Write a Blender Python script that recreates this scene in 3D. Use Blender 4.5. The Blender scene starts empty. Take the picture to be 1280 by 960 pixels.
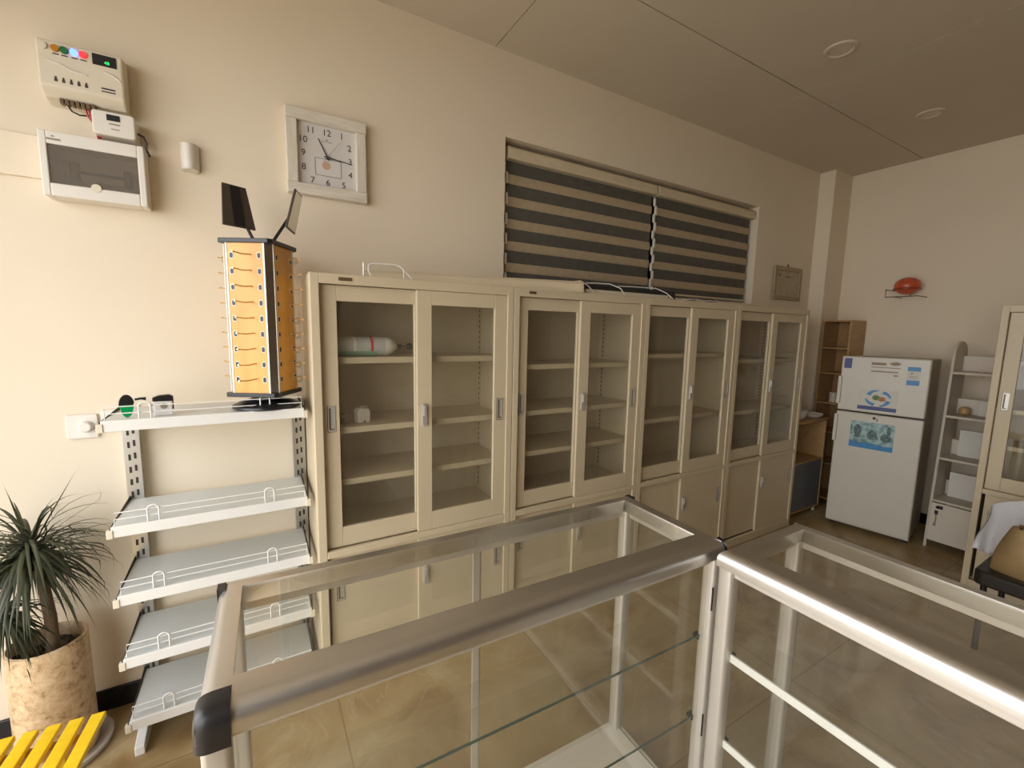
import bpy, math, random
from mathutils import Vector, Matrix
random.seed(7)
PI = math.pi
SC = bpy.context.scene
COL = SC.collection

# ------------------------------------------------------------------ materials
def new_mat(name):
    m = bpy.data.materials.new(name); m.use_nodes = True
    nt = m.node_tree; b = nt.nodes['Principled BSDF']
    return m, nt, b

def mat(name, rgb, rough=.5, metal=0.0, var=.06, scale=9.0, bump=0.0, bscale=60.0, spec=.5, coords='Object', emit=None, estr=0):
    """procedural: base colour softly mottled by noise, optional bump"""
    m, nt, b = new_mat(name)
    b.inputs['Roughness'].default_value = rough
    b.inputs['Metallic'].default_value = metal
    b.inputs['Specular IOR Level'].default_value = spec
    tc = nt.nodes.new('ShaderNodeTexCoord')
    n = nt.nodes.new('ShaderNodeTexNoise'); n.inputs['Scale'].default_value = scale; n.inputs['Detail'].default_value = 4
    nt.links.new(tc.outputs[coords], n.inputs['Vector'])
    r = nt.nodes.new('ShaderNodeValToRGB')
    lo = [c*(1-var) for c in rgb]; hi = [min(1, c*(1+var)) for c in rgb]
    r.color_ramp.elements[0].position = .3; r.color_ramp.elements[1].position = .7
    r.color_ramp.elements[0].color = (*lo, 1); r.color_ramp.elements[1].color = (*hi, 1)
    nt.links.new(n.outputs['Fac'], r.inputs['Fac'])
    nt.links.new(r.outputs['Color'], b.inputs['Base Color'])
    if bump:
        n2 = nt.nodes.new('ShaderNodeTexNoise'); n2.inputs['Scale'].default_value = bscale; n2.inputs['Detail'].default_value = 3
        nt.links.new(tc.outputs[coords], n2.inputs['Vector'])
        bp = nt.nodes.new('ShaderNodeBump'); bp.inputs['Strength'].default_value = bump; bp.inputs['Distance'].default_value = .002
        nt.links.new(n2.outputs['Fac'], bp.inputs['Height']); nt.links.new(bp.outputs['Normal'], b.inputs['Normal'])
    if emit:
        b.inputs['Emission Color'].default_value = (*emit, 1); b.inputs['Emission Strength'].default_value = estr
    return m

def glass(name, tint, ior=1.5, rough=.0, haze=None):
    """thin pane: straight transmission + Fresnel reflection on the outward side"""
    m = bpy.data.materials.new(name); m.use_nodes = True
    nt = m.node_tree; nt.nodes.clear()
    out = nt.nodes.new('ShaderNodeOutputMaterial')
    tr = nt.nodes.new('ShaderNodeBsdfTransparent'); tr.inputs['Color'].default_value = (*tint, 1)
    gl = nt.nodes.new('ShaderNodeBsdfGlossy'); gl.inputs['Roughness'].default_value = rough
    fr = nt.nodes.new('ShaderNodeFresnel'); fr.inputs['IOR'].default_value = ior
    ge = nt.nodes.new('ShaderNodeNewGeometry')
    inv = nt.nodes.new('ShaderNodeMath'); inv.operation = 'SUBTRACT'; inv.inputs[0].default_value = 1
    nt.links.new(ge.outputs['Backfacing'], inv.inputs[1])
    mul = nt.nodes.new('ShaderNodeMath'); mul.operation = 'MULTIPLY'
    nt.links.new(fr.outputs['Fac'], mul.inputs[0]); nt.links.new(inv.outputs[0], mul.inputs[1])
    mx = nt.nodes.new('ShaderNodeMixShader')
    body=tr
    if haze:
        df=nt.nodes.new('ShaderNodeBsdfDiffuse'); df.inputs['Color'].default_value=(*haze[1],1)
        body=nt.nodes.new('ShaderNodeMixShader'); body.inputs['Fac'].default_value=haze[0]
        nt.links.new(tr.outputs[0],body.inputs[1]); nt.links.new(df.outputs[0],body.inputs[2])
    nt.links.new(mul.outputs[0], mx.inputs['Fac']); nt.links.new(body.outputs[0], mx.inputs[1]); nt.links.new(gl.outputs[0], mx.inputs[2])
    nt.links.new(mx.outputs[0], out.inputs['Surface'])
    return m

def brushed(name, rgb, rough=.35, axis=(1, 60, 60)):
    m, nt, b = new_mat(name)
    b.inputs['Metallic'].default_value = 1; b.inputs['Roughness'].default_value = rough
    tc = nt.nodes.new('ShaderNodeTexCoord'); mp = nt.nodes.new('ShaderNodeMapping'); mp.inputs['Scale'].default_value = axis
    n = nt.nodes.new('ShaderNodeTexNoise'); n.inputs['Scale'].default_value = 12; n.inputs['Detail'].default_value = 3
    nt.links.new(tc.outputs['Object'], mp.inputs['Vector']); nt.links.new(mp.outputs['Vector'], n.inputs['Vector'])
    r = nt.nodes.new('ShaderNodeValToRGB')
    r.color_ramp.elements[0].color = (*[c*.9 for c in rgb], 1); r.color_ramp.elements[1].color = (*[min(1, c*1.06) for c in rgb], 1)
    nt.links.new(n.outputs['Fac'], r.inputs['Fac']); nt.links.new(r.outputs['Color'], b.inputs['Base Color'])
    mr = nt.nodes.new('ShaderNodeMapRange'); mr.inputs['To Min'].default_value = rough-.06; mr.inputs['To Max'].default_value = rough+.06
    nt.links.new(n.outputs['Fac'], mr.inputs['Value']); nt.links.new(mr.outputs['Result'], b.inputs['Roughness'])
    return m

def wood(name, c1, c2, rough=.45, scale=(2, 14, 14)):
    m, nt, b = new_mat(name); b.inputs['Roughness'].default_value = rough
    tc = nt.nodes.new('ShaderNodeTexCoord'); mp = nt.nodes.new('ShaderNodeMapping'); mp.inputs['Scale'].default_value = scale
    n = nt.nodes.new('ShaderNodeTexNoise'); n.inputs['Scale'].default_value = 4; n.inputs['Detail'].default_value = 6; n.inputs['Distortion'].default_value = .6
    nt.links.new(tc.outputs['Object'], mp.inputs['Vector']); nt.links.new(mp.outputs['Vector'], n.inputs['Vector'])
    r = nt.nodes.new('ShaderNodeValToRGB'); r.color_ramp.elements[0].position = .3; r.color_ramp.elements[1].position = .7
    r.color_ramp.elements[0].color = (*c1, 1); r.color_ramp.elements[1].color = (*c2, 1)
    nt.links.new(n.outputs['Fac'], r.inputs['Fac']); nt.links.new(r.outputs['Color'], b.inputs['Base Color'])
    return m

def floor_mat():
    m, nt, b = new_mat('marble_floor_tiles')
    b.inputs['Roughness'].default_value = .38
    tc = nt.nodes.new('ShaderNodeTexCoord')
    n = nt.nodes.new('ShaderNodeTexNoise'); n.inputs['Scale'].default_value = 3.0; n.inputs['Detail'].default_value = 9; n.inputs['Distortion'].default_value = 1.2
    nt.links.new(tc.outputs['Object'], n.inputs['Vector'])
    r = nt.nodes.new('ShaderNodeValToRGB'); e = r.color_ramp.elements
    e[0].position = .32; e[0].color = (.27, .165, .068, 1); e[1].position = .7; e[1].color = (.46, .355, .20, 1)
    x = e.new(.5); x.color = (.385, .275, .13, 1)
    nt.links.new(n.outputs['Fac'], r.inputs['Fac'])
    # thin pale veins
    n2 = nt.nodes.new('ShaderNodeTexNoise'); n2.inputs['Scale'].default_value = 2.3; n2.inputs['Detail'].default_value = 7; n2.inputs['Distortion'].default_value = 2.0
    nt.links.new(tc.outputs['Object'], n2.inputs['Vector'])
    v = nt.nodes.new('ShaderNodeValToRGB'); ve = v.color_ramp.elements
    ve[0].position = .485; ve[0].color = (0, 0, 0, 1); ve[1].position = .515; ve[1].color = (0, 0, 0, 1)
    vx = ve.new(.5); vx.color = (1, 1, 1, 1)
    nt.links.new(n2.outputs['Fac'], v.inputs['Fac'])
    mv = nt.nodes.new('ShaderNodeMix'); mv.data_type = 'RGBA'; mv.inputs['B'].default_value = (.66, .57, .42, 1)
    sc = nt.nodes.new('ShaderNodeMath'); sc.operation = 'MULTIPLY'; sc.inputs[1].default_value = .2
    nt.links.new(v.outputs['Color'], sc.inputs[0]); nt.links.new(sc.outputs[0], mv.inputs['Factor']); nt.links.new(r.outputs['Color'], mv.inputs['A'])
    # grout
    mp = nt.nodes.new('ShaderNodeMapping'); mp.inputs['Location'].default_value = (-.055, .0, 0)
    nt.links.new(tc.outputs['Object'], mp.inputs['Vector'])
    br = nt.nodes.new('ShaderNodeTexBrick'); br.offset = 0; br.inputs['Scale'].default_value = 1
    br.inputs['Brick Width'].default_value = .92; br.inputs['Row Height'].default_value = .92
    br.inputs['Mortar Size'].default_value = .003; br.inputs['Mortar Smooth'].default_value = .3
    br.inputs['Color1'].default_value = (1, 1, 1, 1); br.inputs['Color2'].default_value = (.93, .93, .93, 1); br.inputs['Mortar'].default_value = (.6, .55, .48, 1)
    nt.links.new(mp.outputs['Vector'], br.inputs['Vector'])
    mm = nt.nodes.new('ShaderNodeMix'); mm.data_type = 'RGBA'; mm.blend_type = 'MULTIPLY'; mm.inputs['Factor'].default_value = 1
    nt.links.new(mv.outputs['Result'], mm.inputs['A']); nt.links.new(br.outputs['Color'], mm.inputs['B'])
    nt.links.new(mm.outputs['Result'], b.inputs['Base Color'])
    return m

def cork_mat():
    m, nt, b = new_mat('mottled_stone_pot'); b.inputs['Roughness'].default_value = .35
    tc = nt.nodes.new('ShaderNodeTexCoord')
    n = nt.nodes.new('ShaderNodeTexNoise'); n.inputs['Scale'].default_value = 38; n.inputs['Detail'].default_value = 8; n.inputs['Roughness'].default_value = .7
    mp = nt.nodes.new('ShaderNodeMapping'); mp.inputs['Scale'].default_value = (1, 1, 1)
    nt.links.new(tc.outputs['Object'], mp.inputs['Vector']); nt.links.new(mp.outputs['Vector'], n.inputs['Vector'])
    r = nt.nodes.new('ShaderNodeValToRGB'); e = r.color_ramp.elements
    e[0].position = .30; e[0].color = (.20, .10, .04, 1); e[1].position = .62; e[1].color = (.70, .53, .34, 1)
    x = e.new(.45); x.color = (.56, .39, .22, 1)
    nt.links.new(n.outputs['Fac'], r.inputs['Fac']); nt.links.new(r.outputs['Color'], b.inputs['Base Color'])
    return m

M = {}
M['wall'] = mat('cream_wall_paint', (.77, .675, .525), .75, var=.02, scale=1.5, bump=.08, bscale=240)
M['frontwall'] = mat('dark_unseen_wall', (.20, .14, .09), .6, var=.05, scale=3)  # unseen front wall, darkened to cut bounce light in the room
M['ceiling'] = mat('ceiling_board', (.60, .53, .42), .8, var=.02, scale=2)
M['seam'] = mat('dark_seam', (.30, .26, .2), .9)
M['floor'] = floor_mat()
M['base'] = mat('black_skirting_tile', (.012, .012, .014), .2)
M['cab'] = mat('cream_painted_steel', (.60, .505, .345), .42, var=.025, scale=4)
M['cabin'] = mat('cream_steel_inside', (.56, .45, .28), .5, var=.025, scale=4)
M['glass'] = glass('clear_glass', (.975, .975, .96), haze=(.02,(.55,.52,.44)))  # haze: reflected light put into the panes as a diffuse veil
M['cglass'] = glass('cabinet_glass', (.95, .95, .93), haze=(.045,(.50,.44,.34)))  # diffuse haze painted in for the reflections on the doors
M['smoke'] = glass('smoked_window', (.74, .70, .66), 1.5, .05, haze=(.33,(.32,.29,.25)))
M['edge'] = mat('glass_edge', (.06, .10, .09), .15)
M['alu'] = brushed('brushed_aluminium', (.66, .645, .62), .36)
M['alu2'] = mat('matt_aluminium_lip', (.62, .58, .52), .45, metal=.6, var=.03)
M['steel'] = brushed('slotted_steel', (.62, .61, .58), .3, (60, 60, 2))
M['chrome'] = mat('chrome', (.56, .54, .50), .38, metal=.55)
M['black'] = mat('black_plastic', (.012, .011, .012), .35)
M['dark'] = mat('dark_cavity', (.03, .026, .02), .7)
M['white'] = mat('white_plastic', (.74, .70, .63), .4, var=.02)
M['ivory'] = mat('ivory_plastic', (.70, .63, .50), .4, var=.02)
M['shelfw'] = mat('white_enamel', (.78, .77, .73), .35, var=.02)
M['shelfg'] = mat('pale_grey_enamel', (.62, .64, .63), .38, var=.02)
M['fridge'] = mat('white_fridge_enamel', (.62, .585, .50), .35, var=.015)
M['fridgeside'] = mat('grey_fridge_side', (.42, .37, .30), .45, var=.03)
M['orange'] = wood('orange_veneer', (.62, .30, .045), (.74, .40, .085), .3, (3, 3, .8))
M['mirror'] = mat('mirror', (.72, .71, .64), .2, metal=1, var=.01)
M['mirrorback'] = mat('mirror_back', (.07, .052, .04), .35, var=.25, scale=5)
M['clear'] = glass('clear_plastic', (.86, .84, .78), 1.6, .1)
M['blindl'] = mat('beige_blind_fabric', (.42, .335, .22), .8, var=.06, scale=30)
M['blindd'] = mat('dark_sheer_band', (.095, .088, .074), .75, var=.15, scale=20)
M['headrail'] = mat('cream_headrail', (.62, .53, .37), .5)
M['plyw'] = wood('light_plywood', (.40, .235, .095), (.50, .31, .135))
M['greybox'] = mat('blue_grey_panel', (.15, .16, .18), .5)
M['ladder'] = mat('off_white_board', (.62, .56, .47), .5, var=.02)
M['ladderd'] = mat('shelf_side_board', (.55, .49, .40), .5, var=.02)
M['red'] = mat('orange_red_shell', (.55, .10, .035), .3)
M['redband'] = mat('dark_red_band', (.30, .035, .015), .35)
M['bronze'] = mat('dark_wire', (.05, .03, .018), .4)
M['leaf'] = mat('dark_green_leaf', (.055, .060, .030), .5, var=.5, scale=6)
M['bark'] = mat('brown_bark', (.13, .085, .05), .8, var=.3, scale=30, bump=.4)
M['soil'] = mat('dark_pebbles', (.085, .065, .05), .8, var=.45, scale=30)
M['pot'] = cork_mat()
M['saucer'] = mat('clear_grey_saucer', (.45, .40, .34), .3)
M['yellow'] = wood('yellow_painted_slat', (.74, .47, .008), (.82, .55, .015), .45)
M['coat'] = mat('white_cotton', (.64, .635, .67), .85, var=.05, scale=12, bump=.25, bscale=40)
M['leather'] = mat('gold_tan_leather', (.36, .245, .115), .36, metal=.45, var=.18, scale=8, bump=.15, bscale=90)
M['leatherd'] = mat('brown_leather_strap', (.16, .085, .035), .4)
M['seat'] = mat('dark_brown_vinyl', (.022, .016, .012), .4)
M['green'] = mat('bright_green_lens', (.0, .32, .09), .25)
M['liquid'] = mat('pale_green_label', (.25, .42, .30), .4)
M['bottle'] = mat('grey_bottle_wrap', (.50, .50, .47), .35)
M['redp'] = mat('red_print', (.55, .04, .03), .5)
M['ink'] = mat('dark_print', (.05, .04, .035), .6)
M['inkgrey'] = mat('grey_print', (.28, .24, .19), .6)
M['blue'] = mat('blue_sticker', (.03, .22, .48), .4, var=.1, scale=40)
M['navy'] = mat('navy_sticker', (.03, .05, .20), .4, var=.2, scale=60)
M['paper'] = mat('white_paper', (.68, .66, .60), .7, var=.03)
M['redwire'] = mat('red_wire', (.40, .03, .025), .4)
M['dial'] = mat('silver_dial', (.66, .63, .60), .45, var=.02)
M['clockframe'] = wood('whitewashed_wood', (.62, .56, .46), (.74, .69, .60), .5, (3, 20, 20))
M['clockframev'] = wood('whitewashed_wood_upright', (.62, .56, .46), (.74, .69, .60), .5, (20, 20, 3))
M['pictureframe'] = mat('drab_olive_frame', (.34, .27, .16), .5, var=.1, scale=20)
M['picture'] = mat('drab_certificate', (.44, .37, .25), .5, var=.12, scale=14)
M['plate'] = mat('dark_brass_and_pull_shade', (.15, .10, .05), .4, metal=.3)
M['led_b'] = mat('lit_blue_lamp', (.1, .2, .9), .3, emit=(.12, .22, 1), estr=3.0)
M['led_r'] = mat('lit_red_lamp', (.8, .06, .07), .3, emit=(1, .05, .06), estr=.5)
M['led_g'] = mat('green_lamp', (.02, .16, .05), .3)
M['led_o'] = mat('amber_lamp', (.48, .20, .02), .3)
M['digit'] = mat('green_led_digit', (.0, .5, .1), .4, emit=(.02, .9, .18), estr=1.2)
M['lamp'] = mat('ceiling_lamp_lens', (.62, .56, .45), .4)
M['pave'] = mat('concrete_pavement', (.50, .46, .40), .9, var=.1)
M['skyblock'] = mat('sky_block_grey', (.25, .25, .25), .9)
M['brass'] = mat('brass_peg', (.70, .47, .20), .35, metal=.5)

def poster_mat():
    """pale sheet with a blue-green water scene and darker blue foot band (object z runs up the sheet)"""
    m, nt, b = new_mat('aqua_poster'); b.inputs['Roughness'].default_value = .35
    tc = nt.nodes.new('ShaderNodeTexCoord')
    n = nt.nodes.new('ShaderNodeTexNoise'); n.inputs['Scale'].default_value = 22; n.inputs['Detail'].default_value = 5
    nt.links.new(tc.outputs['Object'], n.inputs['Vector'])
    r = nt.nodes.new('ShaderNodeValToRGB'); e = r.color_ramp.elements
    e[0].position = .38; e[0].color = (.10, .20, .20, 1); e[1].position = .56; e[1].color = (.36, .52, .52, 1)
    nt.links.new(n.outputs['Fac'], r.inputs['Fac']); nt.links.new(r.outputs['Color'], b.inputs['Base Color'])
    return m
M['poster'] = poster_mat()

# ------------------------------------------------------------------ mesh builder
class MB:
    def __init__(s): s.v = []; s.f = []; s.mi = []; s.cur = 0
    def face(s, idx): s.f.append(tuple(idx)); s.mi.append(s.cur)
    def box(s, x0, x1, y0, y1, z0, z1):
        o = len(s.v)
        s.v += [(x0,y0,z0),(x1,y0,z0),(x1,y1,z0),(x0,y1,z0),(x0,y0,z1),(x1,y0,z1),(x1,y1,z1),(x0,y1,z1)]
        for q in ((0,3,2,1),(4,5,6,7),(0,1,5,4),(1,2,6,5),(2,3,7,6),(3,0,4,7)): s.face([o+i for i in q])
        return s
    def prism(s, poly, axis, a, b):
        """poly: ccw 2D outline; axis 'x': (y,z); 'y': (x,z); 'z': (x,y)"""
        o = len(s.v); n = len(poly)
        def P(p, t): return (t,p[0],p[1]) if axis=='x' else ((p[0],t,p[1]) if axis=='y' else (p[0],p[1],t))
        s.v += [P(p,a) for p in poly] + [P(p,b) for p in poly]
        s.face(range(o, o+n)); s.face(reversed(range(o+n, o+2*n)))
        for i in range(n): j=(i+1)%n; s.face((o+i,o+n+i,o+n+j,o+j))
        return s
    def tube(s, pts, r, n=8, closed=False):
        pts = [Vector(p) for p in pts]; o = len(s.v); m = len(pts)
        R = r if isinstance(r,(list,tuple)) else [r]*m
        up = None
        for i,p in enumerate(pts):
            if closed: t = pts[(i+1)%m]-pts[i-1]
            else: t = pts[min(i+1,m-1)]-pts[max(i-1,0)]
            t.normalize()
            if up is None:
                up = Vector((0,0,1)) if abs(t.z)<.9 else Vector((1,0,0))
            a = t.cross(up)
            if a.length<1e-6: a = t.cross(Vector((0,1,0)))
            a.normalize(); bb = a.cross(t).normalized(); up = bb
            for k in range(n):
                an = 2*PI*k/n; q = p + a*math.cos(an)*R[i] + bb*math.sin(an)*R[i]; s.v.append(tuple(q))
        rng = m if closed else m-1
        for i in range(rng):
            i2=(i+1)%m
            for k in range(n): k2=(k+1)%n; s.face((o+i*n+k,o+i*n+k2,o+i2*n+k2,o+i2*n+k))
        if not closed:
            s.face(reversed(range(o,o+n))); s.face(range(o+(m-1)*n,o+m*n))
        return s
    def lathe(s, prof, c=(0,0,0), n=32, axis='z', cap=True):
        o=len(s.v); m=len(prof)
        for (r,h) in prof:
            for k in range(n):
                a=2*PI*k/n; p=(r*math.cos(a),r*math.sin(a),h)
                if axis=='y': p=(p[0],p[2],-p[1])
                elif axis=='x': p=(p[2],p[0],p[1])
                s.v.append((c[0]+p[0],c[1]+p[1],c[2]+p[2]))
        for i in range(m-1):
            for k in range(n): k2=(k+1)%n; s.face((o+i*n+k,o+i*n+k2,o+(i+1)*n+k2,o+(i+1)*n+k))
        if cap: s.face(reversed(range(o,o+n))); s.face(range(o+(m-1)*n,o+m*n))
        return s
    def ball(s, c, rx, ry, rz, n=20, m=12):
        prof=[(max(1e-4,math.sin(PI*i/m)),-math.cos(PI*i/m)) for i in range(m+1)]
        o=len(s.v); s.lathe(prof,(0,0,0),n)
        for i in range(o,len(s.v)): p=s.v[i]; s.v[i]=(c[0]+p[0]*rx,c[1]+p[1]*ry,c[2]+p[2]*rz)
        return s
    def grid(s, fn, nu, nv):
        o=len(s.v)
        for i in range(nu+1):
            for j in range(nv+1): s.v.append(tuple(fn(i/nu,j/nv)))
        for i in range(nu):
            for j in range(nv): a=o+i*(nv+1)+j; s.face((a,a+nv+1,a+nv+2,a+1))
        return s
    def xf(s, mtx, start=0):
        for i in range(start,len(s.v)): s.v[i]=tuple(mtx @ Vector(s.v[i]))
        return s
    def split(s, name, m, parent=None, **k):
        par=list(range(len(s.v)))
        def fd(a):
            while par[a]!=a: par[a]=par[par[a]]; a=par[a]
            return a
        for f in s.f:
            for q in f[1:]: par[fd(q)]=fd(f[0])
        groups={}
        for f in s.f: groups.setdefault(fd(f[0]),[]).append(f)
        for fs in groups.values():
            idx=sorted({i for f in fs for i in f}); mp={i:n for n,i in enumerate(idx)}
            b=MB(); b.v=[s.v[i] for i in idx]
            for f in fs: b.face([mp[i] for i in f])
            b.build(name,m,parent,**k)
    def build(s, name, m, parent=None, bevel=0, smooth=False, loc=None, seg=2, solid=0, sub=0):
        me=bpy.data.meshes.new(name); me.from_pydata(s.v,[],s.f)
        ms=m if isinstance(m,(list,tuple)) else [m]
        for x in ms: me.materials.append(x)
        if len(ms)>1: me.polygons.foreach_set('material_index', s.mi)
        me.validate()
        import bmesh
        bm=bmesh.new(); bm.from_mesh(me)
        if not solid: bmesh.ops.recalc_face_normals(bm, faces=bm.faces)
        bm.to_mesh(me); bm.free()
        if smooth:
            me.polygons.foreach_set('use_smooth',[True]*len(me.polygons))
            try: me.set_sharp_from_angle(angle=math.radians(40))
            except Exception: pass
        o=bpy.data.objects.new(name,me); COL.objects.link(o)
        if parent: o.parent=parent
        if loc: o.location=loc
        if solid:
            md=o.modifiers.new('thickness','SOLIDIFY'); md.thickness=solid
        if sub:
            md=o.modifiers.new('smooth','SUBSURF'); md.levels=sub; md.render_levels=sub
        if bevel:
            md=o.modifiers.new('bevel','BEVEL'); md.width=bevel; md.segments=seg; md.limit_method='ANGLE'; md.angle_limit=math.radians(40)
        return o

def tag(o, label, cat, group=None):
    o['label']=label; o['category']=cat
    if group: o['group']=group
    return o
def thing(name, label, cat, loc=(0,0,0), rz=0, group=None):
    o=bpy.data.objects.new(name,None); COL.objects.link(o); o.location=loc; o.rotation_euler=(0,0,rz); o.empty_display_size=.05
    return tag(o,label,cat,group)
def struct(o): o['kind']='structure'; return o
def B(*a): return MB().box(*a)
def copy_tree(o, parent=None):
    c=o.copy(); COL.objects.link(c)
    if parent: c.parent=parent
    for ch in list(o.children): copy_tree(ch,c)
    return c

def text_part(name, s, size, m, parent, loc, rot=(PI/2,0,0), align='CENTER', extrude=.0006):
    cu=bpy.data.curves.new(name,'FONT'); cu.body=s; cu.size=size; cu.align_x=align; cu.align_y='CENTER'; cu.extrude=extrude
    t=bpy.data.objects.new(name,cu); COL.objects.link(t)
    dg=bpy.context.evaluated_depsgraph_get(); dg.update()
    me=bpy.data.meshes.new_from_object(t.evaluated_get(dg))
    bpy.data.objects.remove(t)
    me.materials.clear(); me.materials.append(m)
    mx=Matrix.Translation(loc) @ Matrix.Rotation(rot[2],4,'Z') @ Matrix.Rotation(rot[1],4,'Y') @ Matrix.Rotation(rot[0],4,'X')
    me.transform(mx)
    return me
def join_meshes(name, mes, m, parent):
    mb=MB()
    for me in mes:
        o=len(mb.v); mb.v+=[tuple(v.co) for v in me.vertices]
        for p in me.polygons: mb.face([o+i for i in p.vertices])
        bpy.data.meshes.remove(me)
    return mb.build(name,m,parent)

def rounded_rect(x0,x1,z0,z1,r,n=5):
    pts=[]
    for cx,cz,a0 in ((x1-r,z0+r,-PI/2),(x1-r,z1-r,0),(x0+r,z1-r,PI/2),(x0+r,z0+r,PI)):
        for k in range(n+1): a=a0+PI/2*k/n; pts.append((cx+r*math.cos(a),cz+r*math.sin(a)))
    return pts

# ------------------------------------------------------------------ the setting
XL,XR,YB,YF,ZC = -1.45,4.726,.4,-5.0,3.08
WX0,WX1,WZ0,WZ1 = 1.06,3.49,1.85,2.645
struct(MB().box(XL-.2,XR+.2,YF-.2,.8,-.12,0).build('floor',M['floor']))
# ceiling of big boards with fine seams
mb=MB(); mb.cur=1; mb.box(XL-.2,XR+.2,YF-.2,.8,ZC+.006,ZC+.12); mb.cur=0
xs=[XL-.2,-.87,.99,2.84,XR+.2]; ys=[.8,-.235,-1.455,-2.675,-3.895,YF-.2]
for i in range(len(xs)-1):
    for j in range(len(ys)-1):
        g=.003; mb.box(xs[i]+g,xs[i+1]-g,ys[j+1]+g,ys[j]-g,ZC,ZC+.012)
struct(mb.build('ceiling',[M['ceiling'],M['seam']]))
mb=MB()
mb.box(XL-.2,WX0,YB,YB+.22,0,ZC); mb.box(WX1,XR+.2,YB,YB+.22,0,ZC)
mb.box(WX0,WX1,YB,YB+.22,0,WZ0); mb.box(WX0,WX1,YB,YB+.22,WZ1,ZC)
struct(mb.build('wall_back',M['wall']))
struct(B(XR,XR+.2,YF-.2,YB,0,ZC).build('wall_right',M['wall']))
struct(B(XL-.2,XR+.2,YF-.2,YF,0,ZC).build('wall_front',M['frontwall']))
# left: the open shop front
OY0,OY1,OZ1=-3.3,.12,2.6
mb=MB(); mb.box(XL-.2,XL,OY1,YB,0,ZC); mb.box(XL-.2,XL,YF,OY0,0,ZC); mb.box(XL-.2,XL,OY0,OY1,OZ1,ZC)
struct(mb.build('wall_left',M['wall']))
struct(B(4.405,XR,.272,YB,0,ZC).build('wall_pillar',M['wall']))
struct(MB().box(XL,-.0,YB-.012,YB,0,.09).build('baseboard_back',M['base'],bevel=.002))
struct(MB().box(XR-.012,XR,YF,.27,0,.09).build('baseboard_right',M['base'],bevel=.002))
# window in the back wall: frame and panes, plus an added unseen box that blocks the sky
fr=MB(); fy0,fy1=YB+.15,YB+.20
fr.box(WX0,WX1,fy0,fy1,WZ0,WZ0+.05); fr.box(WX0,WX1,fy0,fy1,WZ1-.05,WZ1)
for x in (WX0,(WX0+WX1)/2-.03,WX1-.05): fr.box(x,x+.05,fy0,fy1,WZ0+.05,WZ1-.05)
w=struct(fr.build('window_1',M['white'],bevel=.004))
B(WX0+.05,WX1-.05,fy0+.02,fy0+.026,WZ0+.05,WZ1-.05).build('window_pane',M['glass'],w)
mb=MB(); mb.box(.6,4,1.4,1.5,1.2,3.2); mb.box(.6,.7,.62,1.4,1.2,3.2); mb.box(3.9,4,.62,1.4,1.2,3.2); mb.box(.7,3.9,.62,1.4,1.2,1.3); mb.box(.7,3.9,.62,1.4,3.1,3.2)
struct(mb.build('window_sky_block',M['skyblock']))
struct(B(-14,XL-.2,-14,8,-.14,-.02).build('ground_outside',M['pave']))  # out of view, added to bounce sky light in through the opening

# ------------------------------------------------------------------ camera
yaw,pit,rol,fl=.5333,-.1219,.0197,547.4143
C=Vector((-.1898,-1.8399,1.5851))
f=Vector((math.sin(yaw)*math.cos(pit),math.cos(yaw)*math.cos(pit),math.sin(pit)))
r0=Vector((math.cos(yaw),-math.sin(yaw),0)); u0=r0.cross(f)
r=r0*math.cos(rol)+u0*math.sin(rol); u=-r0*math.sin(rol)+u0*math.cos(rol)
cd=bpy.data.cameras.new('camera'); cam=bpy.data.objects.new('camera',cd); COL.objects.link(cam)
cd.sensor_width=36; cd.lens=fl/1280*36; cd.clip_start=.02; cd.clip_end=60
cam.matrix_world=Matrix(((r.x,u.x,-f.x,C.x),(r.y,u.y,-f.y,C.y),(r.z,u.z,-f.z,C.z),(0,0,0,1)))
SC.camera=cam

# ------------------------------------------------------------------ cream cabinets
def sliding_door(parent,name,x0,x1,z0,z1,y0,y1,gx0=None,gx1=None,gz0=None,gz1=None,glassm=None):
    mb=MB()
    if gx0 is None:
        mb.box(x0,x1,y0,y1,z0,z1)
    else:
        mb.box(x0,gx0,y0,y1,z0,z1); mb.box(gx1,x1,y0,y1,z0,z1); mb.box(gx0,gx1,y0,y1,z0,gz0); mb.box(gx0,gx1,y0,y1,gz1,z1)
    d=mb.build(name,M['cab'],parent,bevel=.002)
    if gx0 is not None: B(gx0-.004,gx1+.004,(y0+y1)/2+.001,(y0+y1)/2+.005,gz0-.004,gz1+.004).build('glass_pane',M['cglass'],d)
    return d
def pull(door,xc,zc,y0,h=.105,w=.028):
    mb=MB(); t=.004
    mb.box(xc-w/2,xc-w/2+t,y0-.004,y0,zc-h/2,zc+h/2); mb.box(xc+w/2-t,xc+w/2,y0-.004,y0,zc-h/2,zc+h/2)
    mb.box(xc-w/2+t,xc+w/2-t,y0-.004,y0,zc-h/2,zc-h/2+.008); mb.box(xc-w/2+t,xc+w/2-t,y0-.004,y0,zc+h/2-.008,zc+h/2)
    mb.box(xc-w/2+t+.007,xc+w/2-t,y0-.0015,y0,zc-h/2+.012,zc+h/2-.008)
    mb.cur=1  # dark strips at left and bottom paint the pull's shadow edges
    mb.box(xc-w/2+t,xc-w/2+t+.007,y0-.0010,y0,zc-h/2+.008,zc+h/2-.008); mb.box(xc-w/2+t+.007,xc+w/2-t,y0-.0010,y0,zc-h/2+.008,zc-h/2+.012)
    mb.box(xc-w/2-.003,xc-w/2,y0-.0012,y0,zc-h/2-.003,zc+h/2+.003); mb.box(xc-w/2,xc+w/2,y0-.0012,y0,zc-h/2-.003,zc-h/2)
    return mb.build('handle',[M['chrome'],M['plate']],door)
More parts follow.
